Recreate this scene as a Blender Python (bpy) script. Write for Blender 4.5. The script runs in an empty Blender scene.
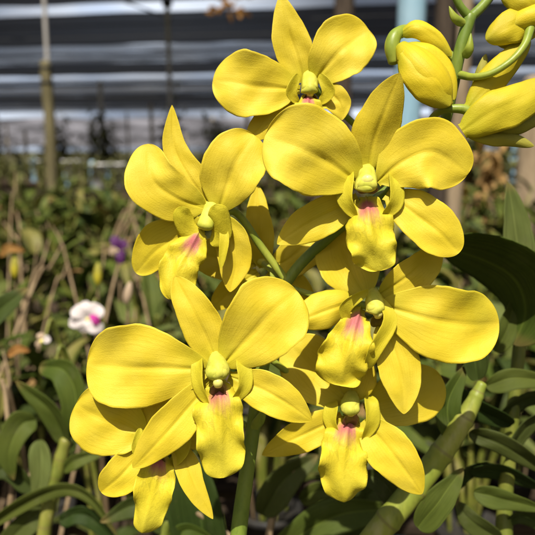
import bpy, math, random
import numpy as np
from mathutils import Vector, Matrix

SC = bpy.context.scene
COL = SC.collection
rng = random.Random(7)

# ------------------------------------------------------------------ camera
PITCH = math.radians(10.3)
CAM = np.array((0.0, 0.0, 1.30))
FPX = 646.0                                   # focal length in photo pixels (535 wide)
D0 = 0.22                                     # distance of the sharp blooms
cd = bpy.data.cameras.new('camera')
cam = bpy.data.objects.new('camera', cd)
COL.objects.link(cam)
cam.location = CAM
cam.rotation_euler = (math.pi / 2 - PITCH, 0, 0)
cd.sensor_width = 36.0
cd.lens = 36.0 * FPX / 535.0
cd.clip_start = 0.01
cd.clip_end = 2000
cd.dof.use_dof = True
cd.dof.focus_distance = 0.216
cd.dof.aperture_fstop = 16.0
SC.camera = cam

# ------------------------------------------------------------------ sky, sun, exposure
SUN_EL, SUN_AZ = math.radians(59), math.radians(12)       # high, behind the camera and to the left
S = Vector((-math.sin(SUN_AZ) * math.cos(SUN_EL), -math.cos(SUN_AZ) * math.cos(SUN_EL), math.sin(SUN_EL)))
w = bpy.data.worlds.new('World')
SC.world = w
w.use_nodes = True
nt = w.node_tree
nt.nodes.clear()
sky = nt.nodes.new('ShaderNodeTexSky')
sky.sky_type = 'NISHITA'
sky.sun_disc = False
sky.sun_elevation = SUN_EL
sky.sun_rotation = math.atan2(S.x, S.y)
sky.dust_density = 6.0
bg = nt.nodes.new('ShaderNodeBackground')
bg.inputs['Strength'].default_value = 0.055
wo = nt.nodes.new('ShaderNodeOutputWorld')
nt.links.new(sky.outputs[0], bg.inputs[0])
nt.links.new(bg.outputs[0], wo.inputs[0])
sd = bpy.data.lights.new('sun', 'SUN')
sd.energy = 5.0
sd.angle = math.radians(0.5)
sd.color = (1.0, 0.94, 0.83)
sun = bpy.data.objects.new('sun', sd)
COL.objects.link(sun)
sun.rotation_euler = (-S).to_track_quat('-Z', 'Y').to_euler()
SC.view_settings.view_transform = 'Standard'
SC.view_settings.look = 'None'
SC.view_settings.exposure = 0.32
SC.view_settings.gamma = 1.0
SC.view_settings.use_curve_mapping = False
SC.render.engine = 'CYCLES'
SC.cycles.max_bounces = 8
SC.cycles.diffuse_bounces = 3
SC.cycles.transmission_bounces = 6
SC.cycles.transparent_max_bounces = 12
SC.cycles.use_denoising = True

# ------------------------------------------------------------------ helpers
_R = np.array((1.0, 0, 0))
_U = np.array((0, math.sin(PITCH), math.cos(PITCH)))
_F = np.array((0, math.cos(PITCH), -math.sin(PITCH)))
PX = D0 / FPX


def P(x, y, d):
    """world point at picture position (x, y), d metres along the view axis"""
    return CAM + _F * d + _R * ((x - 267.5) / FPX * d) - _U * ((y - 267.5) / FPX * d)


def nodes_of(m):
    m.use_nodes = True
    t = m.node_tree
    t.nodes.clear()
    return t, t.nodes.new, t.links.new


class NB:
    """small node builder"""
    def __init__(s, name):
        s.m = bpy.data.materials.new(name)
        s.t, s.n, s.l = nodes_of(s.m)
        s.out = s.n('ShaderNodeOutputMaterial')

    def val(s, sock, v):
        if hasattr(v, 'is_output') or isinstance(v, bpy.types.NodeSocket):
            s.l(v, sock)
        else:
            sock.default_value = v

    def math(s, op, a, b=0.0, c=0.0, clamp=False):
        n = s.n('ShaderNodeMath')
        n.operation = op
        n.use_clamp = clamp
        for i, v in enumerate((a, b, c)):
            s.val(n.inputs[i], v)
        return n.outputs[0]

    def mix(s, f, a, b, mode='MIX'):
        n = s.n('ShaderNodeMix')
        n.data_type = 'RGBA'
        n.blend_type = mode
        s.val(n.inputs[0], f)
        for i, v in ((6, a), (7, b)):
            s.val(n.inputs[i], v if not isinstance(v, tuple) or len(v) == 4 else (*v, 1))
        return n.outputs[2]

    def noise(s, vec, scale, detail=3.0, rough=0.55, dist=0.0):
        n = s.n('ShaderNodeTexNoise')
        if vec is not None:
            s.l(vec, n.inputs['Vector'])
        n.inputs['Scale'].default_value = scale
        n.inputs['Detail'].default_value = detail
        n.inputs['Roughness'].default_value = rough
        n.inputs['Distortion'].default_value = dist
        return n.outputs[0]

    def ramp(s, f, lo, hi):
        n = s.n('ShaderNodeMapRange')
        s.val(n.inputs[0], f)
        n.inputs[1].default_value = lo
        n.inputs[2].default_value = hi
        n.interpolation_type = 'SMOOTHSTEP'
        return n.outputs[0]

    def uv(s):
        n = s.n('ShaderNodeTexCoord')
        x = s.n('ShaderNodeSeparateXYZ')
        s.l(n.outputs['UV'], x.inputs[0])
        return n.outputs['UV'], x.outputs[0], x.outputs[1], n.outputs['Object']

    def scale(s, vec, v):
        n = s.n('ShaderNodeVectorMath')
        n.operation = 'MULTIPLY'
        s.l(vec, n.inputs[0])
        n.inputs[1].default_value = v
        return n.outputs[0]

    def rnd(s):
        return s.n('ShaderNodeObjectInfo').outputs['Random']

    def bump(s, h, strength, dist):
        n = s.n('ShaderNodeBump')
        n.inputs['Strength'].default_value = strength
        n.inputs['Distance'].default_value = dist
        s.l(h, n.inputs['Height'])
        return n.outputs[0]

    def principled(s, col, rough=0.5, spec=0.4, normal=None, metal=0.0):
        n = s.n('ShaderNodeBsdfPrincipled')
        s.val(n.inputs['Base Color'], col if not isinstance(col, tuple) else (*col, 1))
        s.val(n.inputs['Roughness'], rough)
        n.inputs['Specular IOR Level'].default_value = spec
        n.inputs['Metallic'].default_value = metal
        if normal is not None:
            s.l(normal, n.inputs['Normal'])
        return n.outputs[0]

    def thin(s, col, tcol, amount, rough, spec, normal=None):
        """a leaf or petal: reflects on the lit side and glows through"""
        p = s.principled(col, rough, spec, normal)
        t = s.n('ShaderNodeBsdfTranslucent')
        s.val(t.inputs[0], tcol if not isinstance(tcol, tuple) else (*tcol, 1))
        if normal is not None:
            s.l(normal, t.inputs['Normal'])
        x = s.n('ShaderNodeMixShader')
        x.inputs[0].default_value = amount
        s.l(p, x.inputs[1])
        s.l(t.outputs[0], x.inputs[2])
        return x.outputs[0]

    def done(s, sh):
        s.l(sh, s.out.inputs[0])
        return s.m


def petal_mat(name, c1, c2, lip=False, green=0.5, tipgreen=False):
    b = NB(name)
    uv, u, v, ob = b.uv()
    r = b.rnd()
    veins = b.noise(b.scale(uv, (46, 2.2, 1)), 1.0, 3, 0.6, 0.15)
    blot = b.noise(ob, 70, 3)
    col = b.mix(b.ramp(blot, 0.3, 0.75), c1, c2)
    col = b.mix(b.math('MULTIPLY', b.ramp(veins, 0.50, 0.72), 0.07), col, (0.66, 0.42, 0.008))
    col = b.mix(b.math('MULTIPLY', r, 0.22), col, (0.72, 0.53, 0.02))
    base = b.math('SUBTRACT', 1.0, b.ramp(v, 0.02, 0.34))
    col = b.mix(b.math('MULTIPLY', base, green), col, (0.42, 0.42, 0.02))
    gold = b.ramp(b.noise(ob, 26, 2, 0.5), 0.42, 0.68)
    col = b.mix(b.math('MULTIPLY', gold, 0.40), col, (0.70, 0.525, 0.018))
    grn = b.ramp(b.noise(b.scale(ob, (1.0, 1.3, 0.8)), 37, 2, 0.5), 0.52, 0.75)
    col = b.mix(b.math('MULTIPLY', grn, 0.30), col, (0.52, 0.50, 0.02))
    # branching veins
    vd = b.noise(b.scale(uv, (9, 3, 1)), 1.0, 2)
    vw = b.math('ADD', b.math('MULTIPLY', u, 17.0), b.math('MULTIPLY', vd, 1.6))
    vl = b.math('ABSOLUTE', b.math('SUBTRACT', b.math('FRACT', vw), 0.5))
    vl = b.math('MULTIPLY', b.math('SUBTRACT', 1.0, b.ramp(vl, 0.03, 0.14)), b.math('SUBTRACT', 1.0, b.ramp(v, 0.35, 0.95)))
    col = b.mix(b.math('MULTIPLY', vl, 0.28), col, (0.50, 0.38, 0.01))
    # faint bruises and freckles
    fr = b.ramp(b.noise(ob, 420, 2, 0.6), 0.66, 0.78)
    col = b.mix(b.math('MULTIPLY', fr, 0.16), col, (0.42, 0.24, 0.01))
    if lip:
        wr = b.noise(b.scale(uv, (9, 12, 1)), 1.0, 2, 0.5, 1.2)
        mid_ = b.math('SUBTRACT', 1.0, b.ramp(b.math('ABSOLUTE', b.math('SUBTRACT', v, 0.5)), 0.05, 0.30))
        col = b.mix(b.math('MULTIPLY', b.math('MULTIPLY', b.ramp(wr, 0.5, 0.66), mid_), 0.45), col, (0.42, 0.36, 0.02))
        du = b.math('ABSOLUTE', b.math('SUBTRACT', u, 0.5))
        wob = b.math('MULTIPLY', b.math('SUBTRACT', b.noise(b.scale(uv, (10, 5, 1)), 1.0, 3), 0.5), 0.22)
        inside = b.math('SUBTRACT', 1.0, b.ramp(b.math('ADD', du, wob), 0.12, 0.34))
        along = b.math('MULTIPLY', b.ramp(v, 0.02, 0.16), b.math('SUBTRACT', 1.0, b.ramp(b.math('ADD', v, wob), 0.24, 0.52)))
        mg = b.math('MULTIPLY', inside, along)
        col = b.mix(b.math('MULTIPLY', mg, 0.90), col, (0.52, 0.12, 0.17))
    if tipgreen:
        col = b.mix(b.math('MULTIPLY', b.ramp(v, 0.72, 1.0), 0.55), col, (0.36, 0.36, 0.03))
    fine = b.noise(ob, 2600, 2, 0.5)
    h = b.math('ADD', b.math('MULTIPLY', veins, 0.20), b.math('MULTIPLY', fine, 0.22))
    h = b.math('ADD', h, b.math('MULTIPLY', b.noise(ob, 160, 2), 0.9))
    if lip:
        h = b.math('ADD', h, b.math('MULTIPLY', wr, 0.45))
    nm = b.bump(h, 0.35, 0.0009)
    return b.done(b.thin(col, b.mix(1.0, col, (0.85, 0.98, 0.35), 'MULTIPLY'), 0.20, 0.52, 0.22, nm))


def leaf_mat(name, c1, c2, amount=0.22, rough=0.38, dry=0.4, spec=0.45):
    b = NB(name)
    uv, u, v, ob = b.uv()
    r = b.rnd()
    vein = b.noise(b.scale(uv, (60, 1.4, 1)), 1.0, 2, 0.5)
    blot = b.noise(ob, 28, 4, 0.6)
    col = b.mix(b.ramp(blot, 0.3, 0.7), c1, c2)
    col = b.mix(b.math('MULTIPLY', b.ramp(vein, 0.42, 0.62), 0.55), col, tuple(x * 0.5 for x in c1))
    mid = b.math('SUBTRACT', 1.0, b.ramp(b.math('ABSOLUTE', b.math('SUBTRACT', u, 0.5)), 0.006, 0.035))
    col = b.mix(b.math('MULTIPLY', mid, 0.45), col, tuple(x * 1.8 for x in c2))
    col = b.mix(b.math('MULTIPLY', r, 0.35), col, (0.13, 0.13, 0.03))
    tip = b.math('MULTIPLY', b.ramp(b.math('ADD', v, b.math('MULTIPLY', blot, 0.25)), 0.98, 1.12), dry)
    col = b.mix(tip, col, (0.30, 0.19, 0.07))
    dust = b.ramp(b.noise(ob, 55, 5, 0.7), 0.52, 0.74)
    col = b.mix(b.math('MULTIPLY', dust, 0.14), col, (0.20, 0.19, 0.12))
    spot = b.ramp(b.noise(ob, 170, 3, 0.7), 0.66, 0.74)
    col = b.mix(b.math('MULTIPLY', spot, 0.35), col, (0.10, 0.075, 0.03))
    nm = b.bump(b.math('ADD', vein, b.math('MULTIPLY', blot, 0.8)), 0.3, 0.0012)
    rr = b.math('ADD', rough, b.math('MULTIPLY', blot, 0.18))
    return b.done(b.thin(col, b.mix(1.0, col, (1.3, 1.5, 0.5), 'MULTIPLY'), amount, rr, spec, nm))


def plain_mat(name, c1, c2, scale=(8, 8, 8), rough=0.7, spec=0.3, bump=0.3, bd=0.002, metal=0.0, thr=(0.35, 0.68), rings=0):
    b = NB(name)
    uv, u, v, ob = b.uv()
    vec = b.scale(ob, scale)
    n1 = b.noise(vec, 1.0, 5, 0.62)
    n2 = b.noise(vec, 6.0, 4, 0.6)
    col = b.mix(b.ramp(n1, *thr), c1, c2)
    col = b.mix(b.math('MULTIPLY', b.ramp(n2, 0.5, 0.75), 0.4), col, tuple(x * 0.5 for x in c1))
    if rings:
        fr = b.math('ABSOLUTE', b.math('SUBTRACT', b.math('FRACT', b.math('MULTIPLY', b.math('ADD', v, b.math('MULTIPLY', n1, 0.01)), rings)), 0.5))
        ring = b.math('SUBTRACT', 1.0, b.ramp(fr, 0.01, 0.06))
        papery = b.math('MULTIPLY', b.ramp(n1, 0.54, 0.64), 0.35)
        col = b.mix(papery, col, (0.42, 0.36, 0.22))
        col = b.mix(b.math('MULTIPLY', ring, 0.45), col, (0.16, 0.11, 0.05))
    nm = b.bump(b.math('ADD', n1, b.math('MULTIPLY', n2, 0.5)), bump, bd)
    return b.done(b.principled(col, rough, spec, nm, metal))


def net_mat(name, open_, c):
    b = NB(name)
    uv, u, v, ob = b.uv()
    n = b.noise(b.scale(ob, (0.25, 3.0, 1)), 1.0, 4, 0.6)
    col = b.mix(b.ramp(n, 0.3, 0.7), c, tuple(x * 1.8 for x in c))
    p = b.principled(col, 0.75, 0.2)
    tl = b.n('ShaderNodeBsdfTranslucent')
    b.val(tl.inputs[0], (*[x * 2.2 for x in c], 1))
    a = b.n('ShaderNodeMixShader')
    a.inputs[0].default_value = 0.10
    b.l(p, a.inputs[1]); b.l(tl.outputs[0], a.inputs[2])
    tr = b.n('ShaderNodeBsdfTransparent')
    x = b.n('ShaderNodeMixShader')
    b.val(x.inputs[0], b.math('MULTIPLY', b.math('ADD', 0.5, n), open_))
    b.l(a.outputs[0], x.inputs[1]); b.l(tr.outputs[0], x.inputs[2])
    return b.done(x.outputs[0])


M = {}
M['petal'] = petal_mat('yellow_petal', (0.69, 0.538, 0.030), (0.76, 0.612, 0.062))
M['lip'] = petal_mat('yellow_lip', (0.66, 0.56, 0.030), (0.73, 0.635, 0.055), lip=True, green=0.35)
M['column'] = plain_mat('column_tissue', (0.46, 0.47, 0.05), (0.62, 0.58, 0.09), (160, 160, 160), 0.6, 0.2, 0.15, 0.0006)
M['cap'] = plain_mat('anther_cap', (0.78, 0.70, 0.16), (0.85, 0.78, 0.28), (220, 220, 220), 0.4, 0.4, 0.15, 0.0004)
M['throat'] = plain_mat('stigma_cavity', (0.10, 0.060, 0.012), (0.16, 0.11, 0.02), (200, 200, 200), 0.35, 0.4, 0.1, 0.0004)
M['stem'] = plain_mat('green_stem', (0.13, 0.20, 0.025), (0.22, 0.28, 0.04), (90, 90, 30), 0.42, 0.4, 0.2, 0.0006)
M['bud_stem'] = plain_mat('pedicel', (0.21, 0.28, 0.03), (0.33, 0.36, 0.045), (90, 90, 40), 0.42, 0.4, 0.2, 0.0005)
M['bud'] = petal_mat('bud_skin', (0.68, 0.53, 0.018), (0.74, 0.61, 0.032), green=0.9, tipgreen=True)
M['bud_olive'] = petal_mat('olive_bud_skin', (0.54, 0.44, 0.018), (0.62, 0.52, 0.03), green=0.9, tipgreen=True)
M['bud_green'] = petal_mat('green_bud_skin', (0.22, 0.23, 0.04), (0.30, 0.30, 0.06), green=0.8)
M['cane'] = plain_mat('green_cane', (0.12, 0.15, 0.020), (0.27, 0.255, 0.05), (40, 40, 14), 0.45, 0.35, 0.3, 0.001, rings=9)
M['cane_sun_tint'] = plain_mat('sun_tinted_cane', (0.19, 0.235, 0.028), (0.34, 0.35, 0.06), (40, 40, 14), 0.45, 0.35, 0.3, 0.001, rings=9)  # cane green brightened, so the shaded lower cane looks sunlit
M['dry_cane'] = plain_mat('dry_cane', (0.17, 0.115, 0.060), (0.32, 0.235, 0.135), (60, 60, 14), 0.7, 0.2, 0.4, 0.001)
M['leaf'] = leaf_mat('orchid_leaf', (0.058, 0.092, 0.012), (0.100, 0.132, 0.020), spec=0.14, rough=0.48)
M['leaf_dark_shade'] = leaf_mat('dark_and_shaded_leaf', (0.022, 0.042, 0.008), (0.040, 0.066, 0.012), 0.10, 0.45, spec=0.15)  # darker leaf green; on the right neighbour it stands in for shade
M['leaf_pale'] = leaf_mat('pale_orchid_leaf', (0.12, 0.165, 0.040), (0.17, 0.20, 0.058), 0.25, 0.52, spec=0.14)
M['leaf_yellow'] = leaf_mat('yellowing_leaf', (0.22, 0.21, 0.04), (0.30, 0.26, 0.06), 0.3, 0.5, 0.8)
M['leaf_dry'] = leaf_mat('withered_leaf', (0.30, 0.17, 0.06), (0.40, 0.25, 0.10), 0.2, 0.65, 0.8, 0.2)
M['leaf_orange'] = leaf_mat('orange_leaf', (0.34, 0.15, 0.04), (0.44, 0.22, 0.06), 0.25, 0.6, 0.3, 0.2)
M['pot'] = plain_mat('black_pot', (0.020, 0.019, 0.018), (0.04, 0.036, 0.03), (30, 30, 30), 0.55, 0.3)
M['husk'] = plain_mat('coconut_husk', (0.045, 0.030, 0.020), (0.12, 0.08, 0.05), (60, 60, 60), 0.9, 0.1, 0.8, 0.004)
M['wood'] = plain_mat('weathered_wood', (0.22, 0.16, 0.10), (0.40, 0.31, 0.20), (28, 28, 3), 0.85, 0.15, 0.5, 0.004)
M['wood_yellow'] = plain_mat('pale_timber', (0.11, 0.095, 0.048), (0.22, 0.19, 0.10), (28, 28, 2), 0.85, 0.15, 0.5, 0.004)
M['wood_dark'] = plain_mat('dark_timber', (0.045, 0.034, 0.026), (0.10, 0.075, 0.055), (40, 40, 4), 0.9, 0.15, 0.5, 0.004)
M['slat'] = plain_mat('bench_slat_wood', (0.030, 0.022, 0.015), (0.075, 0.052, 0.034), (6, 40, 40), 0.9, 0.1, 0.5, 0.003)
M['blue'] = plain_mat('blue_pvc', (0.24, 0.42, 0.54), (0.34, 0.50, 0.60), (12, 12, 3), 0.4, 0.45, 0.05, 0.001)
M['pipe'] = plain_mat('grey_pipe', (0.36, 0.34, 0.32), (0.50, 0.48, 0.45), (14, 14, 4), 0.5, 0.4, 0.1, 0.001)
M['pole_wood'] = plain_mat('pale_pole', (0.36, 0.31, 0.24), (0.50, 0.44, 0.36), (20, 20, 3), 0.85, 0.15, 0.3, 0.003)
M['wire'] = plain_mat('dark_cable', (0.02, 0.02, 0.02), (0.035, 0.035, 0.035), (10, 10, 10), 0.6, 0.3)
M['net'] = net_mat('black_shade_net', 0.026, (0.017, 0.018, 0.025))
M['net_thin'] = net_mat('thin_shade_net', 0.24, (0.035, 0.037, 0.050))
M['net_mid'] = net_mat('half_open_shade_net', 0.10, (0.022, 0.023, 0.031))
M['sheet'] = plain_mat('pale_plastic_sheet', (0.07, 0.07, 0.08), (0.36, 0.36, 0.42), (0.22, 0.22, 1.6), 0.5, 0.3, 0.3, 0.02)
M['ground'] = plain_mat('ground_grass_soil', (0.055, 0.062, 0.020), (0.12, 0.10, 0.05), (3.0, 3.0, 3.0), 0.95, 0.1, 0.6, 0.02)
M['orange'] = plain_mat('orange_plastic', (0.62, 0.34, 0.14), (0.70, 0.42, 0.20), (14, 14, 14), 0.5, 0.4, 0.05, 0.001)
M['white_pot'] = plain_mat('white_plastic', (0.66, 0.65, 0.62), (0.76, 0.75, 0.72), (14, 14, 14), 0.5, 0.4, 0.05, 0.001)
M['bark'] = plain_mat('bark', (0.10, 0.075, 0.05), (0.20, 0.16, 0.11), (8, 8, 2), 0.95, 0.1, 0.6, 0.01)
M['leaf_bright_orange'] = leaf_mat('bright_orange_leaf', (0.50, 0.29, 0.10), (0.58, 0.38, 0.16), 0.3, 0.6, 0.2, 0.15)
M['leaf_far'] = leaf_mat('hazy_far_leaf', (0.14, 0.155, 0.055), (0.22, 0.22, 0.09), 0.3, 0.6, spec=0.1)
M['tree_leaf'] = leaf_mat('tree_leaf', (0.045, 0.075, 0.020), (0.085, 0.115, 0.035), 0.25, 0.5)


def white_petal():
    b = NB('white_petal')
    uv, u, v, ob = b.uv()
    n = b.noise(b.scale(uv, (30, 2, 1)), 1.0, 3)
    col = b.mix(b.ramp(n, 0.4, 0.7), (0.80, 0.75, 0.72), (0.74, 0.64, 0.66))
    return b.done(b.thin(col, col, 0.3, 0.5, 0.25))


M['white_petal'] = white_petal()


def tint_petal(name, c1, c2):
    b = NB(name)
    uv, u, v, ob = b.uv()
    n = b.noise(b.scale(uv, (30, 2, 1)), 1.0, 3)
    col = b.mix(b.ramp(n, 0.35, 0.7), c1, c2)
    return b.done(b.thin(col, col, 0.3, 0.5, 0.25))


M['magenta'] = tint_petal('magenta_petal', (0.62, 0.05, 0.36), (0.70, 0.10, 0.45))
M['purple'] = tint_petal('purple_petal', (0.07, 0.018, 0.09), (0.15, 0.04, 0.17))
M['pink'] = tint_petal('pink_petal', (0.50, 0.36, 0.24), (0.58, 0.46, 0.32))


class MB:
    """collects sheets, tubes and boxes, then links them as ONE mesh object"""
    def __init__(s):
        s.v, s.f, s.uv, s.n = [], [], [], 0

    def add(s, v, f, uv):
        v = np.asarray(v, float)
        s.v.append(v)
        s.uv.append(np.asarray(uv, float))
        s.f.extend([tuple(i + s.n for i in q) for q in f])
        s.n += len(v)

    def sheet(s, mid, side, nrm, hl, hr, nt=22, ns=12, a=0.8, b=0.45, cup=0.0, tilt=0.0, ruf=0.0, rf=3.0,
              groove=0.0, thick=0.0005, base=0.0, ph=0.0, voff=0.0, roll=0.0, irr=1.0, fold=0.0):
        """a leaf-like shell. mid: control points of the midrib; side / nrm: vectors (one, or one per control point);
        hl, hr: half widths on the two sides; a, b: outline exponents at the base and the tip"""
        mid = np.asarray(mid, float)
        # finer sampling near both ends, where the outline closes
        t = 0.5 - 0.5 * np.cos(np.linspace(0, 1, nt) * math.pi)
        Mt = spline(mid, t)
        Sd = spline(np.asarray(side, float), t) if np.ndim(side) == 2 else np.tile(np.asarray(side, float), (nt, 1))
        Nr = spline(np.asarray(nrm, float), t) if np.ndim(nrm) == 2 else np.tile(np.asarray(nrm, float), (nt, 1))
        Sd = Sd / np.linalg.norm(Sd, axis=1)[:, None]
        Nr = Nr / np.linalg.norm(Nr, axis=1)[:, None]
        pk = a / (a + b)
        prof = (t ** a) * ((1 - t) ** b) / (pk ** a * (1 - pk) ** b)
        prof = np.maximum(prof, base * (1 - t) ** 2 * (1 - t))
        prof = np.maximum(prof, 0.012)
        sv = np.linspace(-1, 1, ns)
        T, Sg = np.meshgrid(t, sv, indexing='ij')
        q = np.random.RandomState(int(abs(mid[0][0] * 9173 + mid[-1][2] * 7919 + hl * 1e5 + ph * 31) * 1000) % 100000)
        e = q.uniform(0, 6.28, 12)
        out = 1 + irr * (0.030 * np.sin(T * 7 + e[0] + Sg * 2) + 0.022 * np.sin(T * 13 + e[1] + Sg * 3) + 0.010 * np.sin(T * 27 + e[2] + Sg * 2) + 0.006 * np.sin(T * 53 + e[6] + Sg * 4))
        hw = np.where(Sg < 0, hl, hr) * prof[:, None] * out
        hm = 0.5 * (hl + hr)
        off = cup * hm * prof[:, None] * Sg ** 2 + tilt * hw * Sg
        off = off + ruf * hm * np.abs(Sg) ** 2.5 * np.sin(T * rf * 2 * math.pi + ph + np.where(Sg < 0, 1.7, 0.0)) * np.minimum(1, prof[:, None] * 1.3)
        off = off - groove * hm * np.exp(-(Sg / 0.10) ** 2) * np.minimum(1, 2.2 * (1 - T))
        off = off + roll * hm * T ** 2 * Sg + fold * hw * np.abs(Sg) ** 1.15
        off = off + 0.10 * irr * hm * prof[:, None] * np.maximum(0, np.abs(Sg) - 0.55) ** 2 * 3.5 * np.sin(T * 6 + e[7] + np.where(Sg < 0, e[8], e[9]))
        off = off + irr * hm * prof[:, None] * (0.045 * np.sin(T * 5 + Sg * 1.6 + e[3]) + 0.04 * np.sin(T * 8 - Sg * 3.1 + e[4]) + 0.022 * np.sin(T * 15 + Sg * 5 + e[5]))
        V = Mt[:, None, :] + Sd[:, None, :] * (hw * Sg)[..., None] + Nr[:, None, :] * off[..., None]
        du = np.gradient(V, axis=1)
        dt = np.gradient(V, axis=0)
        n = np.cross(du, dt)
        ln = np.linalg.norm(n, axis=2)
        n = n / np.maximum(ln, 1e-12)[..., None]
        th = thick * np.clip(np.minimum(1 - np.abs(Sg) ** 6, 1 - np.abs(2 * T - 1) ** 10), 0.25, 1)
        A = (V + n * th[..., None] * 0.5).reshape(-1, 3)
        B = (V - n * th[..., None] * 0.5).reshape(-1, 3)
        uv = np.stack([(Sg + 1) / 2, T + voff], axis=2).reshape(-1, 2)
        N = nt * ns
        f = []
        for i in range(nt - 1):
            for j in range(ns - 1):
                q = (i * ns + j, i * ns + j + 1, (i + 1) * ns + j + 1, (i + 1) * ns + j)
                f.append(q)
                f.append((N + q[3], N + q[2], N + q[1], N + q[0]))
        rim = [j for j in range(ns)] + [i * ns + ns - 1 for i in range(1, nt)] + \
              [(nt - 1) * ns + j for j in range(ns - 2, -1, -1)] + [i * ns for i in range(nt - 2, 0, -1)]
        for k in range(len(rim)):
            p, q = rim[k], rim[(k + 1) % len(rim)]
            f.append((q, p, N + p, N + q))
        s.add(np.vstack([A, B]), f, np.vstack([uv, uv]))

    def tube(s, pts, rad, ns=10, per=5, squash=1.0, round_end=True, bump=None):
        pts = np.asarray(pts, float)
        n = (len(pts) - 1) * per + 1
        t = np.linspace(0, 1, n)
        C = spline(pts, t)
        R = spline(np.asarray(rad, float)[:, None], t)[:, 0] if np.ndim(rad) else np.full(n, float(rad))
        if bump is not None:
            R = R * bump(t)
        R = np.maximum(R, 1e-5)
        tg = np.gradient(C, axis=0)
        tg /= np.linalg.norm(tg, axis=1)[:, None]
        if round_end:
            for end in (0, -1):
                c, r, d = C[end], R[end], tg[end] * (-1 if end == 0 else 1)
                ex = [(c + d * r * 0.5 * math.sin(q), r * math.cos(q), tg[end]) for q in (0.5, 0.95, 1.35)]
                if end == 0:
                    ex = ex[::-1]
                    C = np.vstack([[e[0] for e in ex], C]); R = np.concatenate([[e[1] for e in ex], R]); tg = np.vstack([[e[2] for e in ex], tg])
                else:
                    C = np.vstack([C, [e[0] for e in ex]]); R = np.concatenate([R, [e[1] for e in ex]]); tg = np.vstack([tg, [e[2] for e in ex]])
        n = len(C)
        up = np.array((0, 0, 1.0)) if abs(tg[0][2]) < 0.9 else np.array((1.0, 0, 0))
        v, uv = [], []
        x = np.cross(tg[0], up)
        for i in range(n):
            x = x - tg[i] * np.dot(x, tg[i])
            x /= np.linalg.norm(x)
            y = np.cross(tg[i], x)
            for k in range(ns):
                q = 2 * math.pi * k / ns
                v.append(C[i] + R[i] * (math.cos(q) * x + squash * math.sin(q) * y))
                uv.append((k / ns, i / (n - 1)))
        f = [(i * ns + k, i * ns + (k + 1) % ns, (i + 1) * ns + (k + 1) % ns, (i + 1) * ns + k) for i in range(n - 1) for k in range(ns)]
        f.append(tuple(range(ns - 1, -1, -1)))
        f.append(tuple((n - 1) * ns + k for k in range(ns)))
        s.add(v, f, uv)

    def box(s, c, size, ch=0.004):
        """a box with chamfered vertical and horizontal edges"""
        c = np.asarray(c, float)
        h = np.asarray(size, float) / 2
        ch = min(ch, *(h * 0.4))
        v, f = [], []
        zs = [(-h[2], ch), (-h[2] + ch, 0), (h[2] - ch, 0), (h[2], ch)]
        for z, k in zs:
            X, Y = h[0] - k, h[1] - k
            for p in ((X, Y - ch), (X - ch, Y), (-X + ch, Y), (-X, Y - ch), (-X, -Y + ch), (-X + ch, -Y), (X - ch, -Y), (X, -Y + ch)):
                v.append(c + np.array((p[0], p[1], z)))
        for i in range(3):
            for k in range(8):
                f.append((i * 8 + k, i * 8 + (k + 1) % 8, i * 8 + 8 + (k + 1) % 8, i * 8 + 8 + k))
        f.append(tuple(range(7, -1, -1)))
        f.append(tuple(range(24, 32)))
        s.add(v, f, [(0, 0)] * 32)

    def lathe(s, prof, c=(0, 0, 0), ns=20, axis=None, lobes=0, amp=0.0):
        """profile of (radius, height) pairs turned about z (or about `axis`)"""
        c = np.asarray(c, float)
        ax = np.array((0, 0, 1.0)) if axis is None else np.asarray(axis, float) / np.linalg.norm(axis)
        ref = np.array((1.0, 0, 0)) if abs(ax[0]) < 0.8 else np.array((0, 1.0, 0))
        x = np.cross(ax, ref); x /= np.linalg.norm(x)
        y = np.cross(ax, x)
        v, uv = [], []
        n = len(prof)
        for i, (r, z) in enumerate(prof):
            for k in range(ns):
                q = 2 * math.pi * k / ns
                rr = r * (1 + amp * math.cos(lobes * q + i * 0.05))
                v.append(c + ax * z + rr * (math.cos(q) * x + math.sin(q) * y))
                uv.append((k / ns, i / (n - 1)))
        f = [(i * ns + k, i * ns + (k + 1) % ns, (i + 1) * ns + (k + 1) % ns, (i + 1) * ns + k) for i in range(n - 1) for k in range(ns)]
        f.append(tuple(range(ns - 1, -1, -1)))
        f.append(tuple((n - 1) * ns + k for k in range(ns)))
        s.add(v, f, uv)

    def build(s, name, mat, parent=None, origin=None, smooth=True):
        """link as one object. Vertices are in world space; the object keeps them relative to `origin`, under `parent`"""
        V = np.vstack(s.v)
        o3 = np.asarray(origin if origin is not None else (0, 0, 0), float)
        me = bpy.data.meshes.new(name)
        me.from_pydata((V - o3).tolist(), [], s.f)
        UV = np.vstack(s.uv)
        lay = me.uv_layers.new(name='UVMap')
        idx = np.empty(len(me.loops), dtype=np.int32)
        me.loops.foreach_get('vertex_index', idx)
        lay.data.foreach_set('uv', UV[idx].astype(np.float32).ravel())
        if smooth:
            me.polygons.foreach_set('use_smooth', [True] * len(me.polygons))
        me.materials.append(mat)
        me.update()
        o = bpy.data.objects.new(name, me)
        COL.objects.link(o)
        if parent is not None:
            o.parent = parent
            o.location = Vector(o3) - world_of(parent)
        else:
            o.location = o3
        return o


def world_of(o):
    v = Vector(o.location)
    while o.parent:
        o = o.parent
        v += Vector(o.location)
    return v


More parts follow.
